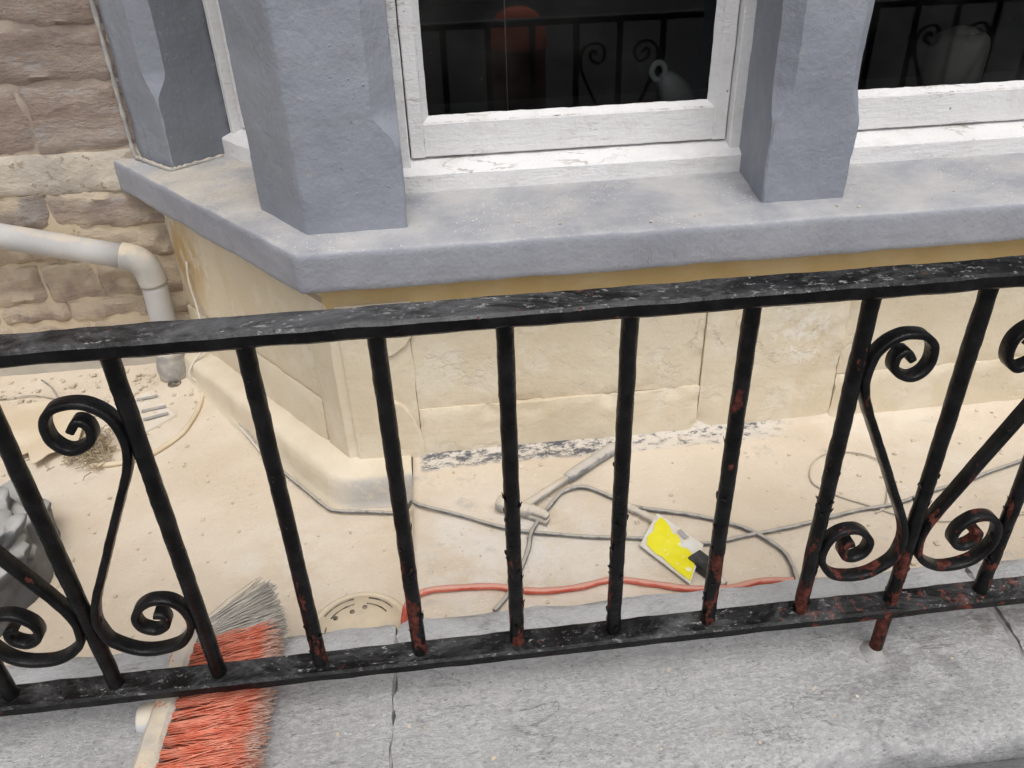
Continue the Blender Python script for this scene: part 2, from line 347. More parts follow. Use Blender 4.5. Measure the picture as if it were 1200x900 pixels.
# ------------------------------------------------------------------ object helpers (world coordinates in, local out)
ORG = {}
def link(name, ob, parent, org):
    col.objects.link(ob); ORG[ob] = Vector(org)
    if parent is not None:
        ob.parent = parent; ob.location = Vector(org) - ORG[parent]
    else: ob.location = org
    return ob
def tag(o, label=None, cat=None, group=None, kind=None):
    for k, v in (('label', label), ('category', cat), ('group', group), ('kind', kind)):
        if v: o[k] = v
    return o
def thing(name, loc, label, cat, group=None):
    o = bpy.data.objects.new(name, None); o.empty_display_size = .05
    return tag(link(name, o, None, loc), label, cat, group)
def mk(name, verts, faces, mat, parent=None, smooth=True, org=None, kind=None):
    vs_ = [Vector(v) for v in verts]
    if org is None:
        lo = Vector([min(v[i] for v in vs_) for i in range(3)]); hi = Vector([max(v[i] for v in vs_) for i in range(3)])
        org = Vector(((lo.x+hi.x)/2, (lo.y+hi.y)/2, lo.z))
    me = bpy.data.meshes.new(name)
    me.from_pydata([v-org for v in vs_], [], faces); me.update()
    bm = bmesh.new(); bm.from_mesh(me); bmesh.ops.recalc_face_normals(bm, faces=bm.faces); bm.to_mesh(me); bm.free()
    if smooth: me.shade_smooth()
    me.materials.append(MT[mat] if isinstance(mat, str) else mat)
    ob = link(name, bpy.data.objects.new(name, me), parent, org)
    if kind: ob['kind'] = kind
    return ob
def edge_split(ob, ang=35):
    me = ob.data
    bm = bmesh.new(); bm.from_mesh(me)
    for e in bm.edges:
        e.smooth = not (len(e.link_faces) == 2 and e.calc_face_angle(0) > math.radians(ang))
    bm.to_mesh(me); bm.free()
    return ob
def fn(p, s, o=0): return noise.noise(Vector((p[0]*s+o, p[1]*s+o*1.7, p[2]*s-o*.6)))
def frac(p, s, o=0, n=4):
    a = 0; w = 1; t = 0
    for i in range(n): a += w*fn(p, s, o+i*3.1); t += w; w *= .5; s *= 2.1
    return a/t
class MB:
    def __init__(s): s.v = []; s.f = []
    def add(s, v, f):
        k = len(s.v); s.v += [tuple(q) for q in v]; s.f += [tuple(i+k for i in q) for q in f]
    def box(s, a, b, R=None, c=None):
        v = [Vector((x, y, z)) for z in (a[2], b[2]) for y in (a[1], b[1]) for x in (a[0], b[0])]
        if R is not None: v = [R @ q + c for q in v]
        s.add(v, [(0, 2, 3, 1), (4, 5, 7, 6), (0, 1, 5, 4), (2, 6, 7, 3), (0, 4, 6, 2), (1, 3, 7, 5)])
    def tube(s, path, rad, sides=8, caps=True, flat=1.0):
        path = [Vector(p) for p in path]; n = len(path)
        r = rad if callable(rad) else (lambda i, t: rad)
        T = [(path[min(i+1, n-1)]-path[max(i-1, 0)]).normalized() for i in range(n)]
        N = T[0].orthogonal().normalized(); rings = []
        for i in range(n):
            N = (N - T[i]*N.dot(T[i])).normalized(); B = T[i].cross(N)
            q = r(i, i/(n-1))
            rings.append([path[i] + (N*math.cos(2*math.pi*k/sides)+B*math.sin(2*math.pi*k/sides)*flat)*q for k in range(sides)])
        v = [p for g in rings for p in g]
        f = [(i*sides+k, i*sides+(k+1) % sides, (i+1)*sides+(k+1) % sides, (i+1)*sides+k) for i in range(n-1) for k in range(sides)]
        if caps: f += [tuple(range(sides))[::-1], tuple((n-1)*sides+k for k in range(sides))]
        s.add(v, f)
    def build(s, name, mat, parent=None, smooth=True, org=None, kind=None): return mk(name, s.v, s.f, mat, parent, smooth, org, kind)
def spline(pts, per=8):
    P = [Vector(p) for p in pts]; P = [2*P[0]-P[1]] + P + [2*P[-1]-P[-2]]; out = []
    for i in range(1, len(P)-2):
        for k in range(per):
            t = k/per
            out.append(.5*((2*P[i]) + (P[i+1]-P[i-1])*t + (2*P[i-1]-5*P[i]+4*P[i+1]-P[i+2])*t*t + (3*P[i]-P[i-1]-3*P[i+1]+P[i+2])*t**3))
    out.append(P[-2]); return out

# ------------------------------------------------------------------ setting: ground levels
CZ, G1, G2 = -.097, -.205, -.14            # coping top, dusty yard, raised slab
WY = 1.12                                  # face of the main wall
PV = -.65                                  # pavement outside

def sheet(name, x0, x1, y0, y1, z, step, mat, amp, seed, extra=None, thick=.05):
    nx = max(2, int((x1-x0)/step)); ny = max(2, int((y1-y0)/step)); v = []; f = []
    for j in range(ny+1):
        for i in range(nx+1):
            x = x0+(x1-x0)*i/nx; y = y0+(y1-y0)*j/ny
            h = amp*(frac((x, y, 0), 5, seed, 3) + .4*frac((x, y, 0), 26, seed+5, 3))
            if extra: h += extra(x, y)
            v.append((x, y, z+h))
    W = nx+1
    f = [(j*W+i, j*W+i+1, (j+1)*W+i+1, (j+1)*W+i) for j in range(ny) for i in range(nx)]
    rim = [i for i in range(W)] + [j*W+nx for j in range(1, ny+1)] + [ny*W+i for i in range(nx-1, -1, -1)] + [j*W for j in range(ny-1, 0, -1)]
    k = len(v)
    v += [(v[i][0], v[i][1], z-thick) for i in rim]
    R = len(rim)
    f += [(rim[i], k+i, k+(i+1) % R, rim[(i+1) % R]) for i in range(R)]
    return mk(name, v, f, mat, None, True)
def scuffs(x, y):
    h = 0
    for cx, cy, r in ((-.40, .45, .02), (-.33, .40, .017), (-.43, .62, .02), (-.30, .36, .014), (-.24, .40, .012), (-.205, .46, .016)):
        d = math.hypot(x-cx, y-cy)/r
        h += .0022*math.exp(-((d-1)*4)**2)*(1 if y < cy else .25)
    d = max(0, 1-(WY-y)/.09); h += .008*d*d                     # dust drifted against the wall
    h += .012*math.exp(-(((x+.68)/.10)**2+((y-1.03)/.08)**2))  # heap at the foot of the downpipe
    return h
tag(sheet('ground', -2.4, -.138, .118, 1.135, G1, .011, 'ground', .004, 3, scuffs), kind='structure')
def slabdrift(x, y):
    return .012*max(0, 1-(.58-y)/.025)**2 + .006*max(0, 1-(y-.12)/.06)**2
tag(sheet('concrete_slab', -.139, 2.3, .118, .60, G2, .011, 'slab', .0025, 11, slabdrift, .1), kind='structure')
mb = MB(); mb.box((-60, -2.2, PV-.2), (60, -.12, PV)); tag(mb.build('pavement', 'paving', smooth=False), kind='structure')
mb = MB(); mb.box((-60, -2.35, PV-.25), (60, -2.203, PV+.002)); tag(mb.build('kerb', 'kerb', smooth=False), kind='structure')
mk_road = MB(); mk_road.add([(-400, -400, PV-.11), (400, -400, PV-.11), (400, 400, PV-.11), (-400, 400, PV-.11)], [(0, 1, 2, 3)])
tag(mk_road.build('road', 'asphalt', smooth=False), kind='structure')

# ------------------------------------------------------------------ the house: rubble wall, bay, sill, pillars, windows
house = thing('terraced_house', (.57, 1.1, G1), 'terraced stone house with grey painted bay window above a cream dusted yard', 'house')
U = Vector((.606, -.796, 0)).normalized(); NI = Vector((-U.y, U.x, 0))       # along the canted side; into the house
MIR = 1.14
def mirx(p): return Vector((MIR-p[0],)+tuple(p[1:]))

def block(name, O, u, out, s0, s1, z0, z1, depth, mat, parent, cell=.02, amp=.003, seed=0, bev=.003, rough=0, irregular=0., chips=0.):
    """a block whose outer face is a grid with its own relief and worn arrises"""
    O = Vector(O); nx = max(2, int((s1-s0)/cell)); nz = max(2, int((z1-z0)/cell)); v = []; f = []
    for j in range(nz+1):
        for i in range(nx+1):
            a, b = i/nx, j/nz
            s = s0+(s1-s0)*a; z = z0+(z1-z0)*b
            if irregular:
                s += irregular*fn((s, z, seed), 9, seed)*(1 if 0 < i < nx else .9)
                z += irregular*.8*fn((s, z, seed+4), 9, seed+2)
            p = O + u*s; p.z = z
            h = amp*frac((s, z, 0), 14, seed, 4) + rough*abs(frac((s*.7, z*1.5, 0), 22, seed+9, 4))
            e = min(min(i, nx-i)*(s1-s0)/nx, min(j, nz-j)*(z1-z0)/nz)
            h -= bev*max(0, 1-e/.014)**2*(1+.8*fn((s, z, 1), 40, seed))
            if chips and e < .03:
                h -= chips*max(0, frac((s, z, 2), 24, seed+3, 3)-.02)*5*(1-e/.03)
            v.append(p + out*h)
    W = nx+1
    f = [(j*W+i, j*W+i+1, (j+1)*W+i+1, (j+1)*W+i) for j in range(nz) for i in range(nx)]
    rim = [i for i in range(W)] + [j*W+nx for j in range(1, nz+1)] + [nz*W+i for i in range(nx-1, -1, -1)] + [j*W for j in range(nz-1, 0, -1)]
    k = len(v); R = len(rim)
    v += [v[i]-out*(depth+(v[i]-O).dot(out)) for i in rim]
    f += [(rim[i], k+i, k+(i+1) % R, rim[(i+1) % R]) for i in range(R)]
    f.append(tuple(range(k, k+R)))
    return edge_split(mk(name, v, f, mat, parent), 50)

FRONT = Vector((0, -1, 0)); XU = Vector((1, 0, 0))
# rubble wall
mb = MB(); mb.box((-3.2, WY+.008, -.7), (-.5, WY+.4, 3.2)); mb.box((1.64, WY+.008, -.7), (4.4, WY+.4, 3.2)); mb.box((-.5, WY+.1, 2.3), (1.64, WY+.4, 3.2))
wall = mb.build('stone_wall', 'mortar', house, smooth=False)
courses = [(-.125, -.072), (-.066, -.02), (-.012, .078), (.084, .15), (.158, .238), (.327, .458), (.468, .56), (.57, .70), (.708, .80), (.81, .95), (.96, 1.06), (1.07, 1.22)]
for ci, (z0, z1) in enumerate(courses):
    rnd = random.Random(40+ci)
    x = -.664 if z0 > .3 else -.60
    fixed = {5: [.215, .30, .22, .26], 2: [.155, .085, .12, .16], 6: [.36, .2, .3], 4: [.30, .22, .25], 3: [.26, .30, .2]}.get(ci, [])
    k = 0
    while x > -2.3:
        w = fixed[k] if k < len(fixed) else rnd.uniform(1.4, 3.0)*(z1-z0)+.05
        hue = rnd.choice((0, 0, 1, 1, 2))
        rub = .026 if 1 <= ci <= 4 else .012
        block('stone', (0, WY+.004, 0), XU, FRONT, x-w+.003, x-.001, z0-.002, z1+.002, .03, MT.setdefault('stone%d' % hue, None) or MT.__setitem__('stone%d' % hue, m_stone('rubble_stone_%d' % hue, hue)) or MT['stone%d' % hue],
              wall, cell=.012 if x > -1.2 and z0 < .62 else .04, amp=.012, seed=ci*7.3+k*2.1, bev=.008, rough=rub, irregular=.013)
        x -= w; k += 1
block('mortar_band', (0, WY, 0), XU, FRONT, -2.3, -.60, .239, .324, .03, 'band', wall, cell=.012, amp=.010, seed=5, bev=.004, rough=.006, irregular=.008)
block('base_band', (0, WY, 0), XU, FRONT, -2.3, -.55, -.24, -.13, .03, 'base', wall, cell=.018, amp=.004, seed=8, bev=.006, irregular=.004)

# bay outline in plan, at the wall face
def outline(off):
    """bay outline pushed out by off from the wall face (front face Y=.58)"""
    k = (1-U.x)/(-U.y) if False else math.tan(math.radians(52.7)/2)
    fy = .58-off
    xl = -.255-off*k
    L = (1.16-fy)/(-U.y)
    a = Vector((xl-U.x*L, 1.16, 0)); b = Vector((xl, fy, 0))
    return [a, b, mirx(b), mirx(a)]
def sweep(name, prof, mat, parent, seg=.015, amp=.001, nscale=30, seed=0, ragged=0., close=True):
    """prof: list of (offset outward, z)"""
    rows = []
    base = [outline(o) for o, z in prof]
    ref = outline(0); cnt = [max(2, int((ref[i+1]-ref[i]).length/seg)) for i in range(3)]
    v = []; f = []
    for pi, (o, z) in enumerate(prof):
        row = []
        for i in range(3):
            A, B = base[pi][i], base[pi][i+1]
            for k in range(cnt[i] + (1 if i == 2 else 0)):
                p = A.lerp(B, k/cnt[i]); row.append(Vector((p.x, p.y, z)))
        rows.append(row)
    n = len(rows[0]); P = len(prof)
    for row in rows:
        for p in row:
            d = Vector((fn(p, nscale, seed), fn(p, nscale, seed+7), fn(p, nscale, seed+13)))
            d2 = Vector((fn(p, nscale*.25, seed), fn(p, nscale*.25, seed+7), fn(p, nscale*.25, seed+13)))
            q_ = p + d*amp + d2*amp*1.5
            if ragged and p.z < .2425: q_.z += ragged*(max(-.15, frac(Vector((p.x, p.y, 0)), 11, 6, 5))-.05)
            v.append(q_)
    for j in range(P-1 + (1 if close else 0)):
        for i in range(n-1):
            f.append((j*n+i, j*n+i+1, ((j+1) % P)*n+i+1, ((j+1) % P)*n+i))
    return edge_split(mk(name, v, f, mat, parent), 62)
bay = sweep('bay_wall', [(-.012, -.6), (-.008, -.2), (-.008, .24), (-.20, .24), (-.20, -.6)], 'plaster', house, .03, .0005)
block('ochre_strip', (0, .5745, 0), XU, FRONT, -.2585, 1.3985, .150, .2392, .03, 'ochre', bay, cell=.012, amp=.003, seed=31, bev=.002)  # separate ochre strip over the front wall blocks, just below the sill
# wall blocks, front
def wblock(s0, s1, z0, z1, proud=0., **kw):
    return block('wall_block', (0, .58-proud, 0), XU, FRONT, s0, s1, z0, z1, .03+proud, 'plaster', bay, **kw)
wblock(-.1185, .4128, -.0365, .196, 0, amp=.0035, seed=2, bev=.0016, cell=.009, chips=.004)
wblock(-.1185, .4128, -.16, -.037, .0065, amp=.004, seed=4, bev=.003, cell=.008, irregular=.004, chips=.006)
wblock(.4145, .683, -.16, .196, .003, amp=.007, seed=6, bev=.0012, cell=.009, chips=.004)
wblock(.6838, 1.262, -.0365, .196, 0, amp=.0035, seed=8, bev=.0016, cell=.011, chips=.004)
wblock(.6838, 1.262, -.16, -.037, .0065, amp=.004, seed=10, bev=.003, cell=.009, irregular=.004, chips=.006)
# canted side blocks
OC = Vector((-.255, .58, 0))
for sgn in (0, 1):
    o = OC if not sgn else mirx(OC); u = U if not sgn else Vector((-U.x, U.y, 0)); no = -NI if not sgn else Vector((NI.x, -NI.y, 0))
    block('wall_block', o, u, no, -.66, -.075, -.034, .196, .03, 'plaster', bay, cell=.014, amp=.004, seed=12+sgn, bev=.003)
    block('wall_block', o+no*.006, u, no, -.66, -.075, -.16, -.038, .036, 'plaster', bay, cell=.014, amp=.004, seed=14+sgn, bev=.004)
    # quoin wrapping the corner
    c0 = Vector((o.x, o.y, 0)); k = math.tan(math.radians(52.7)/2)
    pl = [c0-u*.0735+no*.004, c0+u*(.004*k)+no*.004, c0+Vector(((1 if not sgn else -1)*.1355, -.004, 0))]
    inn = [pl[0]-no*.03, c0-no*.03+Vector((0, .02, 0)), pl[2]+Vector((0, .03, 0))]
    ring = []
    for i in range(2):
        for q in range(10): ring.append(pl[i].lerp(pl[i+1], q/10))
    ring.append(pl[2]); ring += [inn[2], inn[1], inn[0]]
    v = []; f = []; nr = len(ring); zs = [-.16+.356*q/30 for q in range(31)]
    for z in zs:
        for q, p in enumerate(ring):
            w = Vector((p.x, p.y, z))
            if q <= 20: w += Vector((fn(w, 18, 3), fn(w, 18, 9), 0))*.0018
            if q in (0, 20) : w += (ring[-1 if q == 0 else 21]-p)*.12
            v.append(w)
    for j in range(30):
        for q in range(nr): f.append((j*nr+q, j*nr+(q+1) % nr, (j+1)*nr+(q+1) % nr, (j+1)*nr+q))
    f += [tuple(range(nr))[::-1], tuple(30*nr+q for q in range(nr))]
    edge_split(mk('quoin', v, f, 'plaster', bay), 35)
# raised render left on the quoin, its edge cut in two lobes
prof = [(-.238, -.135), (-.112, -.135), (-.113, -.11), (-.118, -.08), (-.128, -.045), (-.142, -.02), (-.16, -.007), (-.172, .0), (-.176, .03), (-.174, .065), (-.165, .085), (-.145, .093), (-.125, .108), (-.112, .13), (-.108, .16), (-.112, .192), (-.238, .192)]
mb = MB(); n = len(prof)
mb.add([(x, .578, z) for x, z in prof] + [(x-.001, .5705, z) for x, z in prof] + [(x-.004*(1 if x > -.23 else -1), .5685, z) for x, z in prof],
       [(i, (i+1) % n, n+(i+1) % n, n+i) for i in range(n)] + [(n+i, n+(i+1) % n, 2*n+(i+1) % n, 2*n+i) for i in range(n)] + [tuple(range(2*n, 3*n))])
edge_split(mb.build('render_patch', 'plaster', bay), 30)
# plinth round the foot, left of the slab
def plinth(name, pts, mat):
    rows = []
    for o, z in ((.0, -.128), (.025, -.133), (.044, -.138), (.0515, -.143), (.0555, -.153), (.058, -.170), (.0605, -.188), (.066, -.202), (.074, -.2085), (.074, -.26), (-.02, -.26)):
        b = outline(o); A, B = b[0], b[1]; C_ = Vector((-.1405, b[1].y, 0)); row = []
        P1 = B+(A-B).normalized()*.05; P2 = B+(C_-B).normalized()*.04
        for k in range(60): p = A.lerp(P1, k/60); row.append(Vector((p.x, p.y, z)))
        for k in range(12): t_ = k/12; p = P1*(1-t_)**2+B*2*t_*(1-t_)+P2*t_*t_; row.append(Vector((p.x, p.y, z)))
        for k in range(9): p = P2.lerp(C_, k/8); row.append(Vector((p.x, p.y, z)))
        rows.append([p+Vector((fn(p, 20, 2), fn(p, 20, 5), fn(p, 20, 9)))*.0035 for p in row])
    n = len(rows[0]); m_ = len(rows)
    v = [p for r in rows for p in r]
    f = [(j*n+i, j*n+i+1, (j+1)*n+i+1, (j+1)*n+i) for j in range(m_-1) for i in range(n-1)]
    f += [tuple(j*n for j in range(m_)), tuple(j*n+n-1 for j in range(m_))[::-1]]
    return edge_split(mk(name, v, f, mat, bay), 50)
def m_plinth():
    n = NT('dusty_plinth')
    c = n.mix(n.step(n.noise(8, 6), .32, .68), (.61, .53, .40, 1), (.69, .61, .48, 1))
    g = n.mul(n.near((-.18, .515, -.165), .05, .14), n.step(n.noise(16, 6, .62), .34, .5), n.step(n.nz, .8, .4))
    c = n.mix(n.mul(g, .75), c, (.37, .37, .375, 1))
    h = n.math('ADD', n.noise(120, 6, .65), n.math('MULTIPLY', n.noise(20, 6), 2))
    return n.done(c, .92, n.bump(h, .4, .003), spec=.2)
MT['plinth'] = m_plinth()
plinth('plinth', None, 'plinth')

# sill stones: swept nosing with a slightly weathered top
sill = sweep('window_sill', [(.0, .238), (.042, .2375), (.0485, .2385), (.0508, .2415), (.0512, .249), (.0511, .258), (.0512, .267), (.0511, .276), (.051, .285), (.0508, .294), (.0503, .3010), (.0475, .3048), (.042, .3062), (-.02, .309), (-.09, .311), (-.19, .313), (-.3, .313), (-.3, .24)], 'sill', house, .008, .0008, 38, 4, ragged=.006)

# pillars: chamfered above a stop
def pillar(name, poly, cham, mat, zs0=.303, ztop=1.95, seed=0, mirrored=False):
    """poly: plan points anticlockwise seen from above; cham: {index: chamfer}"""
    poly = [Vector((p[0], p[1], 0)) for p in poly]
    if mirrored: poly = [mirx(p) for p in poly]
    zs = []; z = zs0
    while z < .80: zs.append(z); z += .009
    while z < ztop: zs.append(z); z += .08
    zs.append(ztop); v = []; f = []; N = len(poly)
    for z in zs:
        t = min(1, max(0, (z-.435)/.06)); t = t*t*(3-2*t); ring = []
        cor = []
        for i, p in enumerate(poly):
            a, b = poly[i-1], poly[(i+1) % N]; c = .003 + (cham.get(i, .0)*t)
            c += .0015*fn((p.x, p.y, z), 30, seed) + .010*max(0, frac((p.x, p.y, z), 26, seed+2, 3)-.16)
            cor.append((p+(a-p).normalized()*c, p+(b-p).normalized()*c))
        for i in range(N):
            A, B = cor[i]; ring += [A, A.lerp(B, .5)] if i in cham else [A, A.lerp(B, .5)]
            C_ = cor[(i+1) % N][0]
            for k in range(9): ring.append(B.lerp(C_, k/9))
        for p in ring:
            w = Vector((p.x, p.y, z))
            v.append(w + Vector((fn(w, 16, seed), fn(w, 16, seed+5), 0))*.0022 + Vector((fn(w, 60, seed), fn(w, 60, seed+5), 0))*.0006)
    n = len(ring)
    f = [(j*n+i, j*n+(i+1) % n, (j+1)*n+(i+1) % n, (j+1)*n+i) for j in range(len(zs)-1) for i in range(n)]
    f += [tuple(range(n))[::-1], tuple((len(zs)-1)*n+i for i in range(n))]
    ob = mk(name, v, f, mat, house)
    return edge_split(ob, 30)
corner = [(-.267, .604), (-.103, .604), (-.112, .86), (-.24, .89), (-.363, .742)]
pillar('corner_pillar', corner, {1: .034}, 'paint', seed=1)
pillar('corner_pillar', corner, {1: .034}, 'paint', seed=21, mirrored=True)
pillar('mullion', [(.496, .605), (.643, .605), (.618, .86), (.524, .86)], {0: .024, 1: .020}, 'paint', seed=2)
endp = [(-.672, 1.122), (-.577, 1.016), (-.470, 1.107), (-.46, 1.25), (-.70, 1.25)]
for mm in (False, True):
    e = pillar('end_pillar', endp, {1: .030}, 'paint', seed=3+mm, mirrored=mm)
    # its inner reveal was painted in an older darker grey
    e.data.materials.append(MT['paint_dark'])
    uu = Vector((-U.x if mm else U.x, U.y, 0))
    for p in e.data.polygons:
        if p.normal.dot(uu) > .78: p.material_index = 1
# caulk line round the end pillar
mb = MB(); mb.tube(spline([(-.675, 1.112, .95), (-.677, 1.110, .62), (-.678, 1.108, .42), (-.677, 1.106, .322), (-.66, 1.09, .312), (-.60, 1.025, .3105), (-.578, 1.008, .310), (-.55, 1.026, .311), (-.49, 1.076, .312)], 8),
                   lambda i, t: .0045+.0015*math.sin(i*2.3), 6)
mb.build('sealant_bead', 'sealant', sill)
# lintel and roof of the bay
sweep('lintel', [(-.02, 1.93), (.0, 1.94), (.0, 2.28), (-.4, 2.3), (-.4, 1.93)], 'paint', house, .1, .001)
mb = MB(); o = outline(.08); z0, z1 = 2.29, 2.62
mb.add([(p.x, p.y, z0) for p in o] + [(p.x, p.y, z0+.05) for p in o] + [(-.3, 1.2, z1), (1.44, 1.2, z1)], [(0, 1, 5, 4), (1, 2, 6, 5), (2, 3, 7, 6), (4, 5, 8), (5, 6, 9, 8), (6, 7, 9), (0, 3, 2, 1)])
mb.build('bay_roof', 'kerb', house, smooth=False)

def window(O, u, n, W, dep):
    """sash window; O left foot of its timber ledge, u along, n inwards"""
    O = Vector(O); R = Matrix((u, n, Vector((0, 0, 1)))).transposed()
    def tf(mb_): mb_.v = [tuple(R @ Vector(q) + O) for q in mb_.v]; return mb_
    def jit(mb_, a=.0006):
        mb_.v = [(q[0]+a*fn(q, 60, 1), q[1]+a*fn(q, 60, 4), q[2]+a*fn(q, 60, 8)) for q in mb_.v]; return mb_
    def plank(mb_, a, b, bev=.002, seg=.02):
        """a bevelled bar, cut along its long axis so its arrises can waver"""
        d = [b[i]-a[i] for i in range(3)]; ax = d.index(max(d)); o1, o2 = [i for i in range(3) if i != ax]
        k = min(60, max(2, int(d[ax]/seg))); sec = [(bev, 0), (d[o1]-bev, 0), (d[o1], bev), (d[o1], d[o2]-bev), (d[o1]-bev, d[o2]), (bev, d[o2]), (0, d[o2]-bev), (0, bev)]
        v = []
        for i in range(k+1):
            for (p, q) in sec:
                w = [0, 0, 0]; w[ax] = a[ax]+d[ax]*i/k; w[o1] = a[o1]+p; w[o2] = a[o2]+q
                e = .0009; v.append((w[0]+e*fn(w, 35, 2), w[1]+e*fn(w, 35, 6), w[2]+e*fn(w, 35, 11)))
        m_ = 8
        mb_.add(v, [(i*m_+j, i*m_+(j+1) % m_, (i+1)*m_+(j+1) % m_, (i+1)*m_+j) for i in range(k) for j in range(m_)] + [tuple(range(m_))[::-1], tuple(k*m_+j for j in range(m_))])
    lo = .036; jw = .016
    fr = MB()
    plank(fr, (0, .022, .31), (jw, .13, 1.93)); plank(fr, (W-jw-.012, .022, .31), (W, .13, 1.93))
    plank(fr, (jw-.001, .012, .34), (jw+.004, .030, 1.93), .0015) if False else None
    plank(fr, (jw, .072, .33), (jw+.012, .13, 1.93)); plank(fr, (W-jw-.024, .072, .33), (W-jw-.012, .13, 1.93))
    plank(fr, (0, .022, 1.87), (W, .13, 1.931))
    win = edge_split(tf(fr).build('window', 'white', house), 30)
    # ledge
    lg = MB(); prof = [(0, .306), (0, .343), (.003, .346), (.044, .3585), (.052, .360), (.13, .362), (.13, .306)]; k = 48; v = []
    for i in range(k+1):
        for (t, z) in prof:
            q = (W*i/k, t, z); v.append((q[0], q[1]+.0012*fn(q, 30, 3), q[2]+.0012*fn(q, 34, 5)))
    m_ = len(prof)
    lg.add(v, [(i*m_+j, i*m_+(j+1) % m_, (i+1)*m_+(j+1) % m_, (i+1)*m_+j) for i in range(k) for j in range(m_)] + [tuple(range(m_))[::-1], tuple(k*m_+j for j in range(m_))])
    edge_split(tf(lg).build('window_ledge', 'white', win), 25)
    # lower and upper sash
    a, b = jw+.0025, W-jw-.012-.0025
    for (z0, z1, t, br) in ((.3635, 1.12, .040, .060), (1.09, 1.866, .085, .035)):
        sa = MB()
        plank(sa, (a, t, z0), (a+.026, t+.032, z1)); plank(sa, (b-.026, t, z0), (b, t+.032, z1))
        plank(sa, (a+.026, t+.0015, z0), (b-.026, t+.0325, z0+br)); plank(sa, (a+.026, t+.001, z1-.03), (b-.026, t+.0325, z1))
        # putty bevels
        x0, x1, y0, y1 = a+.026, b-.026, z0+br, z1-.03; e = .010
        for (p, q, p2, q2) in (((x0, y0), (x1, y0), (x0+e, y0+e), (x1-e, y0+e)), ((x0, y1), (x1, y1), (x0+e, y1-e), (x1-e, y1-e)), ((x0, y0), (x0, y1), (x0+e, y0+e), (x0+e, y1-e)), ((x1, y0), (x1, y1), (x1-e, y0+e), (x1-e, y1-e))):
            k = 40; v = []
            for i in range(k+1):
                g = i/k
                A = (p[0]+(q[0]-p[0])*g, t+.003, p[1]+(q[1]-p[1])*g); B = (p2[0]+(q2[0]-p2[0])*g, t+.0175, p2[1]+(q2[1]-p2[1])*g)
                B = (B[0]+.0012*fn(B, 60, 3), B[1], B[2]+.0016*fn(B, 60, 9)); C_ = (p[0]+(q[0]-p[0])*g, t+.0176, p[1]+(q[1]-p[1])*g)
                v += [A, B, C_]
            sa.add(v, [(i*3+j, i*3+(j+1) % 3, (i+1)*3+(j+1) % 3, (i+1)*3+j) for i in range(k) for j in range(3)])
        edge_split(tf(sa).build('sash', 'white', win), 30)
        pn = MB(); pn.box((x0-.006, t+.018, y0-.006), (x1+.006, t+.0215, y1+.006))
        tf(pn).build('pane', 'glass', win, smooth=False)
    return win
window((-.110, .762, 0), XU, Vector((0, 1, 0)), .634, 0)
window((.618, .762, 0), XU, Vector((0, 1, 0)), .634, 0)
P3 = Vector((-.486, 1.094, 0)) - NI*.004
window(P3, U, NI, .40, 0)
# mirrored canted window
UM = Vector((U.x, -U.y, 0)); NM = Vector((-NI.x, NI.y, 0))
window(mirx(P3)-UM*.40, UM, NM, .40, 0)
# dark room behind
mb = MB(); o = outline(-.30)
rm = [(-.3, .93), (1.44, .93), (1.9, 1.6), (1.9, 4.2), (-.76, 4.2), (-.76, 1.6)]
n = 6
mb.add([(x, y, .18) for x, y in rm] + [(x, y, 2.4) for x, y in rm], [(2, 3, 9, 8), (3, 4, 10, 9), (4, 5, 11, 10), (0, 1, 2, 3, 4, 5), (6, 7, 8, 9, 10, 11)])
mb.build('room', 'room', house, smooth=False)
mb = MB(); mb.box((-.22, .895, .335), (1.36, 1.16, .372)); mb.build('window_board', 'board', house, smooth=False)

# things standing inside on the window board
t = thing('ornament', (.41, .95, .372), 'white curved ornament with ring-shaped head inside the window pane', 'ornament')
mb = MB(); mb.tube(spline([(.455, .97, .372), (.445, .965, .40), (.425, .955, .43), (.405, .95, .452)], 6), lambda i, t_: .032*(1-t_)**.6+.010, 12); mb.build('body', 'pot', t)
mb = MB(); mb.tube([(.398+.013*math.cos(a*.35), .948, .460+.016*math.sin(a*.35)) for a in range(19)], .006, 8, caps=False); mb.build('ring', 'pot', t)
t = thing('jar', (1.015, .95, .372), 'pale round-shouldered jar standing inside the other window pane', 'jar')
def lathe(mb_, c, prof_, sides=24):
    v = [(c[0]+r*math.cos(2*math.pi*k/sides), c[1]+r*math.sin(2*math.pi*k/sides), c[2]+z) for r, z in prof_ for k in range(sides)]
    P = len(prof_)
    mb_.add(v, [(j*sides+k, j*sides+(k+1) % sides, (j+1)*sides+(k+1) % sides, (j+1)*sides+k) for j in range(P-1) for k in range(sides)] + [tuple(range(sides))[::-1], tuple((P-1)*sides+k for k in range(sides))])
mb = MB(); lathe(mb, (1.015, .955, .373), [(.05, 0), (.054, .008), (.055, .10), (.051, .118), (.042, .126), (.032, .127)]); mb.build('body', 'jar', t)
mb = MB(); lathe(mb, (1.015, .955, .495), [(.029, 0), (.03, .008), (.02, .014), (.006, .016)]); mb.build('lid', 'jar', t)
mb = MB(); mb.tube([(.10, .93, 1.9), (.1005, .931, 1.2), (.099, .93, .385)], .0012, 6)
tag(mb.build('blind_cord', 'cord'), 'thin pale blind cord hanging straight down inside the window', 'cord')

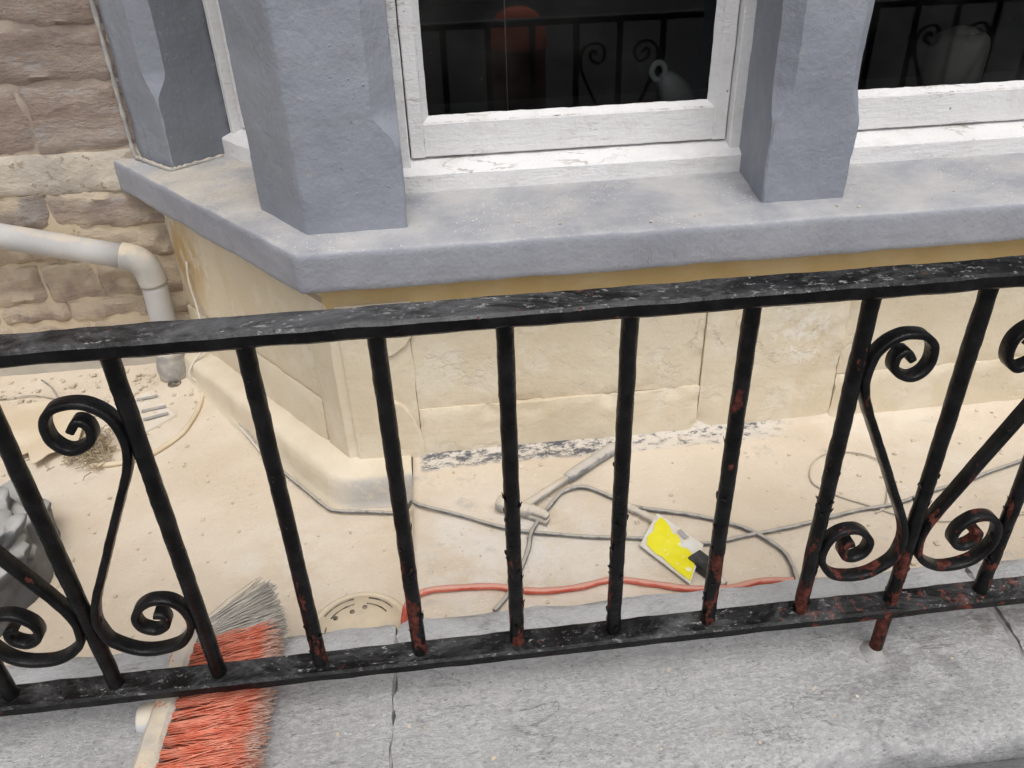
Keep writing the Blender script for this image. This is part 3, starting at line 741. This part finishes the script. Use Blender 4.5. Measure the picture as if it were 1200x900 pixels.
# ------------------------------------------------------------------ drainpipe
dp = thing('drainpipe', (-.70, 1.05, G1), 'pale grey painted drainpipe running along the rubble wall to an elbow', 'drainpipe')
mb = MB(); mb.tube([Vector((-2.3, 1.052, .545)).lerp(Vector((-.742, 1.052, .115)), k/30) for k in range(31)], lambda i, t: .0270+.0004*math.sin(i*1.7), 24); mb.build('pipe', 'pipe', dp)
el = spline([(-.745, 1.052, .1158), (-.732, 1.052, .112), (-.715, 1.052, .104), (-.702, 1.052, .088), (-.697, 1.052, .066), (-.695, 1.052, .046)], 4)
mb = MB(); mb.tube(el, .0305, 24); mb.build('elbow', 'pipe2', dp)
mb = MB(); mb.tube([Vector((-.6945, 1.052, .05)).lerp(Vector((-.705, 1.052, -.19)), k/14) for k in range(15)], lambda i, t: .0275, 24); mb.build('downpipe', 'pipe', dp)
mb = MB(); mb.tube([Vector((-.7045, 1.052, -.12)).lerp(Vector((-.708, 1.05, -.2)), k/6) for k in range(7)], lambda i, t: .0345+.002*math.sin(i*5), 18); mb.build('foot_collar', 'steel', dp)
mb = MB(); lathe(mb, (-.70, 1.012, G1+.0125), [(.017, -.02), (.016, .0), (.01, .001), (.001, .0012)], 14); mb.build('gully_hole', 'hole', dp)

# ------------------------------------------------------------------ low garden wall and coping stones
gw = thing('garden_wall', (.3, 0, PV), 'low garden wall topped with weathered grey granite coping stones', 'wall')
mb = MB(); mb.box((-3.2, -.10, PV), (3.2, .10, -.226)); mb.build('wall_core', 'paving', gw, smooth=False)
def coping(x0, x1, seed, back=.142, sk0=0., sk1=0.):
    """granite length with a rounded front arris; sk skews the end joints"""
    sec = [(back, -.232), (back+.003, -.12), (back-.004, CZ-.004), (back-.016, CZ)] + [(back-.016-.227*k/16, CZ) for k in range(1, 17)] + [(-.127, CZ-.003), (-.139, CZ-.010), (-.147, CZ-.022), (-.15, CZ-.04), (-.151, -.13), (-.149, -.232)]
    k = max(4, int((x1-x0)/.012)); v = []
    for i in range(k+1):
        for j, (y, z) in enumerate(sec):
            xx = x0+(x1-x0)*i/k + (sk0*(1-i/k)+sk1*(i/k))*(y)
            p = Vector((xx, y, z))
            a = .0028
            if y > back-.02: p.y += .010*frac((xx, 0, 0), 14, seed, 4)
            p += Vector((0, fn(p, 25, seed)*.002, frac(p, 16, seed, 4)*a))
            e = min(i, k-i)*(x1-x0)/k
            if e < .012: p.z -= (.012-e)*.35*(1+fn(p, 50, seed)) if z > -.2 else 0; p.x += (.007*fn((0, y, z), 45, seed)+.006*fn((0, y, z), 14, seed))*(1-e/.012)
            if y < -.1 and z > -.15: p += Vector((0, .006, -.004))*max(0, fn(p, 18, seed+3))
            v.append(p)
    m_ = len(sec)
    f = [(i*m_+j, i*m_+(j+1) % m_, (i+1)*m_+(j+1) % m_, (i+1)*m_+j) for i in range(k) for j in range(m_)] + [tuple(range(m_))[::-1], tuple(k*m_+j for j in range(m_))]
    return edge_split(mk('coping_stone', v, f, 'coping', gw), 50)
coping(-1.9, -1.03, 1); coping(-1.026, -.1645, 2, .140, 0, .02); coping(-.1605, .676, 3, .142, .02, .06); coping(.684, 1.55, 4, .136, .06, 0); coping(1.554, 2.3, 5)
mb = MB()
for (xa, xb) in ((-.1645, -.1605), (.676, .684)):
    mb.box((xa-.008, -.128, -.23), (xb+.008, .118, CZ-.0055))
mb.build('joint_mortar', 'rustmortar', gw, smooth=False)

# ------------------------------------------------------------------ iron railing
rl = thing('iron_railing', (0, 0, -.014), 'black wrought iron railing with round bars and scrolls, flaking red rust', 'railing')
def railbar(name, x0, x1, y0, y1, z0, z1, seed):
    k = int((x1-x0)/.012); b = .003; v = []
    sec = [(y0+b, z0), (y1-b, z0), (y1, z0+b), (y1, z1-b), (y1-b, z1)] + [(y1-b+(y0-y1+2*b)*q/4, z1) for q in (1, 2, 3)] + [(y0+b, z1), (y0, z1-b), (y0, z0+b)]
    for i in range(k+1):
        for (y, z) in sec:
            p = Vector((x0+(x1-x0)*i/k, y, z)); e = .0011
            v.append(p + Vector((0, fn(p, 28, seed)*e, fn(p, 28, seed+4)*e + .0007*fn(p, 70, seed))))
    m_ = len(sec)
    f = [(i*m_+j, i*m_+(j+1) % m_, (i+1)*m_+(j+1) % m_, (i+1)*m_+j) for i in range(k) for j in range(m_)] + [tuple(range(m_))[::-1], tuple(k*m_+j for j in range(m_))]
    return edge_split(mk(name, v, f, 'rail', rl), 40)
railbar('top_rail', -2.1, 2.1, -.021, .018, .4475, .4645, 3)
railbar('bottom_rail', -2.1, 2.1, -.018, .018, -.016, 0, 8)
variants = []
for q in range(4):
    mb = MB(); v = []; sides = 14; k = 60; f = []
    for i in range(k+1):
        z = -.003+.457*i/k
        for s in range(sides):
            a = 2*math.pi*s/sides
            r = .0088 + .0007*fn((math.cos(a), math.sin(a), z*30), 1.3, q*5) + (.0006*fn((math.cos(a)*2, math.sin(a)*2, z*120), 1, q*9))
            v.append((r*math.cos(a), r*math.sin(a), z))
    f = [(i*sides+s, i*sides+(s+1) % sides, (i+1)*sides+(s+1) % sides, (i+1)*sides+s) for i in range(k) for s in range(sides)]
    me = bpy.data.meshes.new('baluster'); me.from_pydata(v, [], f); me.shade_smooth(); me.materials.append(MT['iron']); variants.append(me)
for i in range(-17, 18):
    if i % 1: continue
    ob = bpy.data.objects.new('baluster', variants[(i*7) % 4]); link('baluster', ob, rl, (i*.12, 0, 0))
    ob.rotation_euler.z = i*1.3
# scroll: a flat bar curled at both ends; u from the middle bar (0) to the outer bar (.12)
SC = [(.064, .366), (.072, .3765), (.081, .370), (.079, .354), (.058, .3435), (.0435, .356), (.0435, .379), (.058, .3935), (.082, .3945), (.1015, .380), (.1085, .355), (.107, .334), (.100, .312), (.085, .280), (.062, .232), (.040, .185), (.022, .147), (.0125, .120), (.0115, .098), (.019, .074), (.050, .0545), (.088, .0595), (.108, .085), (.108, .112), (.095, .130), (.073, .132), (.055, .116), (.055, .096), (.070, .0865), (.084, .095), (.084, .109), (.074, .113)]
def scroll(cx, sg, seed):
    path = spline([(cx+sg*u, 0, z) for u, z in SC], 7); n = len(path); v = []; hy = .0088
    for i, p in enumerate(path):
        T = (path[min(i+1, n-1)]-path[max(0, i-1)]).normalized(); N = Vector((-T.z, 0, T.x))
        w = .0040+.0003*fn(p, 40, seed); b = .0016
        for (a, c) in ((w, -hy+b), (w, hy-b), (w-b, hy), (-w+b, hy), (-w, hy-b), (-w, -hy+b), (-w+b, -hy), (w-b, -hy)):
            v.append(p + N*a + Vector((0, c, 0)) + Vector((fn(p, 90, seed), 0, fn(p, 90, seed+3)))*.0004)
    f = [(i*8+j, i*8+(j+1) % 8, (i+1)*8+(j+1) % 8, (i+1)*8+j) for i in range(n-1) for j in range(8)] + [tuple(range(8))[::-1], tuple((n-1)*8+j for j in range(8))]
    return edge_split(mk('scroll', v, f, 'iron', rl), 60)
for c in (-1.44, -.48, .48, 1.44):
    for sg in (-1, 1): scroll(c, sg, c*3+sg)
mb = MB()
for c in (-.48, .48):                                   # weld beads where scrolls meet bars
    for u, z in ((.109, .348), (-.109, .348), (.010, .110), (-.010, .110), (.110, .098), (-.110, .098)):
        lathe(mb, (c+u, 0, z-.006), [(.003, 0), (.0065, .004), (.0065, .009), (.003, .013)], 8)
mb.build('weld_bead', 'iron', rl, kind='stuff')
for cx in (-1.44, .48, 1.44):
    mb = MB(); mb.tube([(cx, 0, -.010), (cx, 0, -.05), (cx, 0, CZ-.01)], lambda i, t: .0085, 12); mb.build('stub_post', 'iron', rl)
    mb = MB(); lathe(mb, (cx-.001, -.002, CZ-.004), [(.024, 0), (.019, .004), (.0125, .008), (.0088, .012)], 14)
    mb.v = [(x+.006*fn((x, y, z), 60, 2), y+.006*fn((x, y, z), 60, 5), z) for x, y, z in mb.v]
    mb.build('mortar_collar', 'rustmortar', gw)
# lifted paint flakes on the rustier bars
mb = MB(); rnd = random.Random(5)
for i, cnt, zt in ((-2, 4, .10), (-1, 16, .20), (0, 18, .24), (1, 14, .26), (2, 20, .30), (3, 20, .26), (4, 14, .20), (5, 10, .16), (6, 8, .14)):
    for _ in range(cnt):
        z = .01+rnd.random()**1.3*zt; a = rnd.choice((0, math.pi))+rnd.gauss(0, .9); r = .0090
        o_ = Vector((math.cos(a), math.sin(a), 0)); tt = Vector((-math.sin(a), math.cos(a), 0)); h = rnd.uniform(.002, .007); w = rnd.uniform(.002, .005); l = rnd.uniform(.0006, .0019)
        p = Vector((i*.12, 0, z))+o_*r
        q = [p-tt*w, p+tt*w*.8, p+tt*w*.6+Vector((0, 0, h))+o_*l, p-tt*w*.3+Vector((0, 0, h*1.2))+o_*l*1.3]
        mb.add(q+[x-o_*.0007 for x in q], [(0, 1, 2, 3), (7, 6, 5, 4), (0, 4, 5, 1), (1, 5, 6, 2), (2, 6, 7, 3), (3, 7, 4, 0)])
mb.build('paint_flakes', 'iron', rl, smooth=False, kind='stuff')

# ------------------------------------------------------------------ broom lying on the coping, under the rail
br = thing('broom_head', (-.43, 0, CZ), 'dusty broom head with coral orange bristles lying on the coping under the railing', 'broom')
Rb = Matrix.Rotation(math.radians(2.2), 3, 'Z')
mb = MB(); k = 26; v = []
for i in range(k+1):
    y = -.245+.365*i/k; e = min(i, k-i)/k
    w = .014 if e > .05 else .014*(.55+.45*e/.05)
    sec = [(-w, .004), (-w+.004, 0), (w-.004, 0), (w, .004), (w, .046), (w-.005, .051), (-w+.005, .051), (-w, .046)]
    for (x, z) in sec:
        p = Vector((-.436+x, y, CZ+.004+z)); v.append(p+Vector((fn(p, 60, 1), 0, fn(p, 60, 3)))*.0018 + Vector((-.010*(.1-y) if False else .035*y, 0, 0)))
mb.add(v, [(i*8+j, i*8+(j+1) % 8, (i+1)*8+(j+1) % 8, (i+1)*8+j) for i in range(k) for j in range(8)] + [tuple(range(8))[::-1], tuple(k*8+j for j in range(8))])
edge_split(mb.build('block', 'wood', br), 40)
mb = MB(); mb.tube(spline([(-.446, .0, CZ+.026), (-.456, -.001, CZ+.028), (-.464, -.003, CZ+.030), (-.472, -.004, CZ+.031)], 4), lambda i, t: .021-.006*t**2, 16); mb.build('handle_socket', 'socket', br)
rnd = random.Random(11)
def tuft(base, tipc, n, spread, mat, name='tuft', r=.00075, sag=.007):
    mb_ = MB(); base = Vector(base); tipc = Vector(tipc)
    for _ in range(n):
        b = base+Vector((0, rnd.uniform(-.005, .005), rnd.uniform(-.005, .005)))
        e = tipc+Vector((rnd.uniform(-.016, .008), rnd.gauss(0, spread), rnd.gauss(0, spread*.8)))
        e.z = max(e.z, CZ+.003 if e.y < .12 else CZ-.03)
        mid = b.lerp(e, .55)+Vector((0, rnd.gauss(0, .0032), rnd.uniform(-sag, sag)*.6)); mid.z = max(mid.z, CZ+.004)
        mb_.tube([b, mid, e], lambda i, t: r*(1-.35*t), 4, caps=True)
    return mb_.build(name, mat, br)
for i in range(20):
    y = -.235+.0168*i
    for j, z in enumerate((.012, .030, .047)):
        yy = y + (.008 if j == 1 else 0)
        fan = (yy+.06)*.10
        tuft((-.4225+.035*yy, yy, CZ+z), (-.319+.02*yy+.004*rnd.random(), yy+fan, CZ+z*1.05+.002+.004*rnd.random()), 44, .0068, 'orange')
for i in range(15):                                        # grey dust-caked bristles splayed past the end
    for j, z in enumerate((.010, .026, .042)):
        a = i/14
        tuft((-.418-.012*a, .098+.020*a, CZ+z), (-.313-.028*a+.006*rnd.random(), .112+.072*a, CZ+z*.9+.010), 34, .0062, 'greybr')

# ------------------------------------------------------------------ hammer on the slab
hm = thing('hammer', (.08, .40, G2), 'dust covered claw hammer lying on the slab beside the grey cable', 'hammer')
z = G2+.0165
A, B = Vector((.008, .402, z)), Vector((.088, .356, z)); ax = (B-A).normalized()
mb = MB(); mb.tube([A, A+ax*.002, A+ax*.018, A+ax*.024, A+ax*.034, A+ax*.055, A+ax*.062], lambda i, t: (.010, .0135, .0135, .0095, .0105, .0125, .008)[i], 16); mb.build('head', 'steel', hm)
sd2 = ax.cross(Vector((0, 0, 1)))
for sgn in (-1, 1):
    sd_ = Vector((0, 0, 1))*sgn
    mb = MB(); mb.tube(spline([A+ax*.052+sd_*.004, A+ax*.070+sd_*.0055+sd2*.001, A+ax*.086+sd_*.006+sd2*.004, A+ax*.097+sd_*.006+sd2*.008], 5), lambda i, t: .0098-.0035*t+.0007*math.sin(i*2.1), 12, flat=.6); mb.build('claw', 'steel', hm)
h0 = A+ax*.044; h1 = Vector((.243, .533, G2+.0125)); hd = (h1-h0)
mb = MB(); mb.tube([h0-hd*.03, h0, h0+hd*.1, h0+hd*.3, h0+hd*.5], lambda i, t: (.007, .0085, .0075, .0068, .0068)[i], 14); mb.build('shaft', 'steel', hm)
mb = MB(); mb.tube([h0+hd*q for q in (.46, .48, .55, .65, .75, .86, .95, .99, 1.0)], lambda i, t: (.007, .010, .0108, .0112, .0106, .0112, .0122, .011, .006)[i], 16); mb.build('grip', 'grip', hm)

# ------------------------------------------------------------------ flat tool with torn yellow sticker
tl = thing('scraper', (.275, .26, G2), 'hand tool with pale handle, white plate and torn yellow sticker', 'hand tool')
zt = G2+.004
cn = [Vector((.272, .332, zt+.016)), Vector((.326, .250, zt+.015)), Vector((.284, .180, zt+.005)), Vector((.228, .272, zt+.007))]
mb = MB(); K = 8; v = []
for j in range(K+1):
    for i in range(K+1):
        p = cn[3].lerp(cn[0], j/K).lerp(cn[2].lerp(cn[1], j/K), i/K); p = p+Vector((0, 0, .002*frac(p, 28, 2, 3)))
        v.append(p)
top = len(v); v += [p-Vector((0, 0, .0028)) for p in v]; W = K+1
f = [(j*W+i, j*W+i+1, (j+1)*W+i+1, (j+1)*W+i) for j in range(K) for i in range(K)]; f += [tuple(q+top for q in g)[::-1] for g in f]
rim = [i for i in range(W)] + [j*W+K for j in range(1, W)] + [K*W+i for i in range(K-1, -1, -1)] + [j*W for j in range(K-1, 0, -1)]
f += [(rim[i], rim[i]+top, rim[(i+1) % len(rim)]+top, rim[(i+1) % len(rim)]) for i in range(len(rim))]
pl_ = edge_split(mk('plate', v, f, 'card', tl), 40)
def onplate(a, b, dz=.0016):   # a: from handle side corner pair, b: across
    p = cn[3].lerp(cn[0], b).lerp(cn[2].lerp(cn[1], b), a); return p+Vector((0, 0, .002*frac(p, 28, 2, 3)+dz))
out = [(.10, .10), (.3, .05), (.42, .09), (.55, .05), (.8, .03), (.985, .05), (.98, .25), (.96, .48), (.88, .6), (.76, .66), (.66, .60), (.58, .74), (.50, .80), (.42, .76), (.30, .88), (.2, .93), (.10, .94), (.06, .7), (.10, .5), (.05, .3)]
cen = onplate(.45, .38, .0018); mb = MB()
ring1 = [onplate(a, b) for a, b in out]; ring0 = [onplate(.45+(a-.45)*.55, .38+(b-.38)*.55, .0018) for a, b in out]; n = len(out)
mb.add(ring1+ring0+[cen], [(i, (i+1) % n, n+(i+1) % n, n+i) for i in range(n)] + [(n+i, n+(i+1) % n, 2*n) for i in range(n)])
mb.build('sticker', 'yellow', pl_)
out = [(.48, .86), (.66, .80), (.72, .93), (.52, .97)]
mb = MB(); mb.add([onplate(a, b, .0026) for a, b in out], [(0, 1, 2, 3)]); mb.build('printed_patch', 'print', pl_, smooth=False)
mb = MB(); mb.tube(spline([(.228, .368, zt+.006), (.238, .355, zt+.008), (.256, .334, zt+.010), (.268, .318, zt+.011)], 4), lambda i, t: .0085-.003*math.sin(t*3)+.001*math.sin(i*2), 12, flat=.7); mb.build('handle', 'steel', tl)
mb = MB(); Rt = Matrix.Rotation(math.atan2(-.052, .030), 3, 'Z'); mb.box((0, -.013, 0), (.044, .013, .016), Rt, Vector((.305, .232, zt))); mb.build('dark_collar', 'dark', tl, smooth=False)
mb = MB(); mb.tube(spline([(.325, .196, zt+.006), (.331, .183, zt+.006), (.335, .172, zt+.005)], 4), lambda i, t: .007-.001*t, 10); mb.build('metal_tip', 'steel', tl)

# ------------------------------------------------------------------ cables and wires
def cable(name, pts, r, mat, label, cat='cable', kink=0.):
    p = spline(pts, 8); mb_ = MB()
    mb_.tube([q+Vector((fn(q, 12, 4), fn(q, 12, 8), 0))*kink for q in p], lambda i, t: r*(1+.06*math.sin(i*.9)), 8)
    return tag(mb_.build(name, mat), label, cat)
a = [(x, y, G1+.0085) for x, y in ((-.632, .985), (-.530, .840), (-.436, .690), (-.366, .592), (-.315, .528), (-.285, .505), (-.215, .492), (-.165, .486))]
a += [(-.142, .462, G1+.05), (-.128, .425, G2+.008)] + [(x, y, G2+.006) for x, y in ((-.057, .388), (.027, .344), (.109, .318), (.219, .292), (.287, .278), (.342, .266), (.40, .272), (.514, .285), (.605, .304), (.686, .314), (.813, .348), (.97, .391), (1.3, .47), (1.9, .52))]
cable('power_cable', a, .0036, 'cable', 'long grey cable running along the plinth and across the slab', kink=.004)
a = [(x, y, G2+.006) for x, y in ((-.018, .170), (.012, .211), (.037, .263), (.05, .300))] + [(.055, .318, G2+.013), (.069, .350, G2+.007)] + [(x, y, G2+.0065) for x, y in ((.098, .392), (.127, .425), (.167, .431), (.206, .40), (.235, .372), (.304, .345), (.357, .322), (.406, .293))] + [(.437, .257, G2+.007), (.453, .223, G2+.006), (.451, .177, G2+.008), (.442, .150, G2+.010), (.436, .128, G2+.012)]
cable('power_cable', a, .004, 'cable', 'dark grey cable looping in an arc round hammer and tool', kink=.002)
a = [(-.150, .180, G1+.01), (-.156, .190, G1+.04), (-.148, .205, G2+.004)] + [(x, y, G2+.008) for x, y in ((-.119, .221), (-.066, .221), (-.014, .217), (.025, .205), (.063, .198), (.116, .198), (.172, .206), (.225, .190), (.278, .172), (.343, .166), (.392, .172), (.443, .166))]
cable('power_cable', a, .005, 'red', 'dusty red cable lying along the slab behind the coping', kink=.002)
a = [(x, y, G2+.004) for x, y in ((.885, .262), (.79, .258), (.70, .276), (.640, .315), (.596, .352), (.571, .391), (.591, .437), (.633, .465), (.683, .462), (.715, .437), (.712, .395), (.690, .350), (.662, .310), (.640, .298))]
cable('wire', a, .0015, 'wire', 'thin pale wire lying in a loose loop on the dusty slab', 'wire', .004)
a = [(-.606, 1.035, .10), (-.612, 1.03, .05), (-.606, 1.022, -.02), (-.612, 1.018, -.10), (-.640, 1.005, -.135), (-.655, .995, -.165), (-.628, .985, -.192), (-.572, .895, -.196), (-.502, .790, -.197), (-.442, .690, -.196)]
cable('cord', a, .0026, 'cord', 'white cord dropping from the pipe corner along the canted bay', 'cord', .004)
a = [(x, y, G1+.006) for x, y in ((-1.03, 1.09), (-.985, 1.04), (-.955, .985), (-.935, .93), (-.93, .89))]
cable('wire', a, .0018, 'cable', 'thin dark wire hanging down to the dust by the rubble wall', 'wire', .008)
a = [(x, y, G1+.007) for x, y in ((-1.3, .99), (-1.12, 1.01), (-1.02, 1.02), (-.955, .985), (-.925, .93), (-.915, .88))]
cable('wire', a, .0018, 'wire', 'thin pale wire trailing flat across the dust by torn cardboard', 'wire', .01)
a = [(x, y, G1+.005) for x, y in ((-.650, 1.06), (-.630, .98), (-.625, .90), (-.637, .815), (-.67, .765), (-.70, .74), (-.75, .722), (-.80, .72))]
cable('hose', a, .0055, 'cardb', 'dust coated hose curving out from the foot of the downpipe', 'hose', .006)

# ------------------------------------------------------------------ drain cover in the yard
dc = thing('drain_cover', (-.235, .225, G1), 'round slotted drain cover half buried in dust behind the coping', 'drain cover')
c = (-.232, .222, G1-.0005)
mb = MB(); lathe(mb, c, [(.080, -.006), (.080, .003), (.077, .0055), (.0735, .0055), (.0725, .0035), (.0705, .0035), (.0695, .0055), (.02, .006), (.001, .006)], 40); mb.build('disc', 'drain', dc)
for r in (.052, .064):
    for a0, a1 in ((35, 78), (100, 150), (170, 215), (250, 300)):
        mb = MB(); v = []; n = 14
        for i in range(n+1):
            a = math.radians(a0+(a1-a0)*i/n)
            for rr in (r-.0011, r+.0011):
                for zz in (.0040, .0066): v.append((c[0]+rr*math.cos(a), c[1]+rr*math.sin(a), c[2]+zz))
        f = [(i*4+p, i*4+q, (i+1)*4+q, (i+1)*4+p) for i in range(n) for p, q in ((0, 1), (1, 3), (3, 2), (2, 0))] + [(0, 1, 3, 2), (n*4, n*4+2, n*4+3, n*4+1)]
        mb.add(v, f); mb.build('slot', 'hole', dc)
for dx, dy in ((-.038, .026), (-.012, .036), (.008, .043)):
    mb = MB(); lathe(mb, (c[0]+dx, c[1]+dy, c[2]+.0045), [(.0045, 0), (.0042, .0022), (.001, .0024)], 12); mb.build('screw_hole', 'hole', dc)

# ------------------------------------------------------------------ sack, cardboard, paper, dry grass, chips
mb = MB(); v = []; f = []; nu, nv = 72, 40
for j in range(nv+1):
    ph = math.pi*.5*j/nv
    for i in range(nu):
        th = 2*math.pi*i/nu
        d = Vector((math.cos(th)*math.cos(ph), math.sin(th)*math.cos(ph), math.sin(ph)))
        q = d*1.0
        cr = abs(fn(q, 3.2, 3))*.8 + .5*abs(fn(q, 6.5, 8)) + .15*abs(fn(q, 14, 2))
        top_ = max(0, d.z-.25)
        r = 1 + (.10+.75*top_)*(cr-.25)
        sq = 1/max(abs(d.x), abs(d.y), .75*abs(d.z)+.2)**.35
        v.append((-.955+.185*d.x*r*sq, .415+.165*d.y*r*sq, G1-.006+.165*d.z*r))
f = [(j*nu+i, j*nu+(i+1) % nu, (j+1)*nu+(i+1) % nu, (j+1)*nu+i) for j in range(nv) for i in range(nu)] + [tuple(range(nu))[::-1]]
tag(mk('rubble_sack', v, f, 'bag'), 'dusty crumpled black rubble sack standing in the yard', 'sack')

def sheetpoly(name, pts, mat, label, cat, z, thick=.003, amp=.004, lift=False):
    n_ = len(pts); cx = sum(p[0] for p in pts)/n_; cy = sum(p[1] for p in pts)/n_; rings = []
    for g in (1, .66, .33):
        rings.append([(cx+(p[0]-cx)*g, cy+(p[1]-cy)*g) for p in pts])
    v = []
    for r_ in rings: v += [(x, y, z+thick+amp*(.5+.5*fn((x, y, 0), 16, 2))) for x, y in r_]
    v.append((cx, cy, z+thick+amp*.6)); v += [(x, y, (z-.002) if not lift else z+thick+amp*(.5+.5*fn((x, y, 0), 16, 2))-.0022) for x, y in rings[0]]
    f = [(k*n_+i, k*n_+(i+1) % n_, (k+1)*n_+(i+1) % n_, (k+1)*n_+i) for k in range(2) for i in range(n_)] + [(2*n_+i, 2*n_+(i+1) % n_, 3*n_) for i in range(n_)]
    f += [(i, (i+1) % n_, 3*n_+1+(i+1) % n_, 3*n_+1+i) for i in range(n_)]
    ob = edge_split(mk(name, v, f, mat), 40)
    return tag(ob, label, cat) if label else ob
sheetpoly('cardboard', [(-.985, .80), (-.955, .765), (-.94, .775), (-.928, .752), (-.912, .728), (-.899, .741), (-.892, .756), (-.870, .772), (-.848, .803), (-.858, .86), (-.87, .93), (-.96, .97), (-1.05, .96), (-1.12, .98), (-1.12, .86), (-1.04, .83)], 'cardb', 'torn piece of dusty cardboard lying near the crumpled sack', 'cardboard', G1, .013, .010, True)
pp = sheetpoly('paper', [(-.783, .978), (-.748, .995), (-.71, .935), (-.668, .882), (-.70, .848), (-.722, .822), (-.75, .87), (-.76, .92)], 'paper', 'small pale printed paper scrap with grey stripes in the dust', 'paper', G1, .006, .004)
for k, (p0, p1) in enumerate((((-.772, .955), (-.728, .965)), ((-.748, .905), (-.697, .918)), ((-.735, .87), (-.685, .888)))):
    d = (Vector(p1)-Vector(p0)); nn = Vector((-d.y, d.x)).normalized()*.0055
    q = [(p0[0]+nn.x, p0[1]+nn.y), (p0[0]-nn.x, p0[1]-nn.y), (p1[0]-nn.x, p1[1]-nn.y), (p1[0]+nn.x, p1[1]+nn.y)]
    mb = MB(); mb.add([(x, y, G1+.0108) for x, y in q], [(0, 1, 2, 3)]); mb.build('printed_stripe', 'print', pp, smooth=False)
rnd = random.Random(3); mb = MB()
for _ in range(240):
    cx, cy = rnd.gauss(-.81, .030), rnd.gauss(.775, .030); a = rnd.uniform(0, 6.28); l = rnd.uniform(.012, .035); z0 = G1+rnd.uniform(.002, .02)
    d = Vector((math.cos(a), math.sin(a), rnd.uniform(-.2, .4)))*l; p = Vector((cx, cy, z0)); m_ = p+d*.5+Vector((rnd.gauss(0, .005), rnd.gauss(0, .005), rnd.uniform(0, .006)))
    e = p+d; e.z = max(e.z, G1+.001)
    mb.tube([p, m_, e], lambda i, t: .0011*(1-.4*t), 4)
tag(mb.build('dry_grass', 'straw'), 'tangled clump of dry dusty grass by the torn cardboard', 'grass', kind='stuff')
rnd = random.Random(9); mb = MB()
def chip(p, s):
    v = [Vector((rnd.uniform(.6, 1)*sx, rnd.uniform(.6, 1)*sy, rnd.uniform(.3, .8)*sz))*s + Vector(p) for sz in (-.3, .7) for sx, sy in ((-1, -1), (1, -1), (1, 1), (-1, 1))]
    mb.add(v, [(3, 2, 1, 0), (4, 5, 6, 7), (0, 1, 5, 4), (1, 2, 6, 5), (2, 3, 7, 6), (3, 0, 4, 7)])
for _ in range(330):
    x, y = rnd.uniform(-1.4, -.15), rnd.uniform(.14, 1.09)
    if x > -.255-(y-.50)*.76 and y > .48: continue
    chip((x, y, G1+.0015), abs(rnd.gauss(.0012, .0011))+.0006)
for _ in range(90): chip((rnd.gauss(-.72, .09), min(1.1, rnd.gauss(1.03, .05)), G1+.008), abs(rnd.gauss(.002, .002))+.001)
for _ in range(110): chip((rnd.uniform(-1.3, -.64), WY-.02-abs(rnd.gauss(0, .09)), G1+.004), abs(rnd.gauss(.0025, .0025))+.0015)
for _ in range(300): chip((rnd.uniform(-.12, 1.5), rnd.uniform(.14, .56), G2+.001), abs(rnd.gauss(.0012, .0011))+.0006)
for _ in range(26): chip((rnd.uniform(.6, 1.1), .14+abs(rnd.gauss(0, .02)), G2+.003), abs(rnd.gauss(.003, .002))+.002)
for _ in range(70): chip((rnd.uniform(-.9, 1.1), rnd.uniform(-.13, .10), CZ+.0005), abs(rnd.gauss(.0009, .0007))+.0005)
for _ in range(120): chip((rnd.uniform(-.2, 1.2), rnd.uniform(.55, .75), .3095), abs(rnd.gauss(.0008, .0007))+.0004)
tag(mb.build('stone_chips', 'chip', smooth=False), 'scattered crumbs of pale stone and mortar lying in the dust', 'rubble', kind='stuff')
# lumps of broken stone at the back of the coping
for i, (x, y, s, lab) in enumerate(((.668, .146, .018, 'rounded dusty grey stone lump wedged at the coping joint'), (.36, .548, .0, ''))):
    if not lab: continue
    v = []; f = []; nu, nv = 14, 8
    for j in range(nv+1):
        for k in range(nu):
            ph = -math.pi/2+math.pi*j/nv; th = 2*math.pi*k/nu; d = Vector((math.cos(th)*math.cos(ph)*1.2, math.sin(th)*math.cos(ph), math.sin(ph)*.9)); d *= 1+.35*fn(d, 1.6, 4)
            v.append(Vector((x, y, G2+s*.6))+d*s)
    f = [(j*nu+k, j*nu+(k+1) % nu, (j+1)*nu+(k+1) % nu, (j+1)*nu+k) for j in range(nv) for k in range(nu)]
    tag(mk('stone_lump', v, f, 'coping'), lab, 'stone')
wr = sheetpoly('wrapper', [(.585, .150), (.622, .146), (.640, .158), (.628, .172), (.598, .176), (.580, .166)], 'paper', 'small crumpled pale wrapper on the slab behind the coping', 'wrapper', G2, .004, .010)

# ------------------------------------------------------------------ out in the street: invented object, added for the orange reflection in the pane
dr = thing('reflection_prop', (.60, -3.6, PV-.11), 'made-up dark red prop with orange top, added for its window reflection', 'reflection_prop')
mb = MB(); lathe(mb, (.60, -3.6, PV-.11), [(.17, 0), (.19, .03), (.19, .25), (.197, .26), (.19, .27), (.19, .50), (.18, .52)]); mb.build('body', 'reflection_prop', dr)
mb = MB(); lathe(mb, (.60, -3.6, PV+.41), [(.20, 0), (.20, .03), (.185, .13), (.14, .21), (.07, .25), (.01, .26)]); mb.build('lid', 'prop_top', dr)
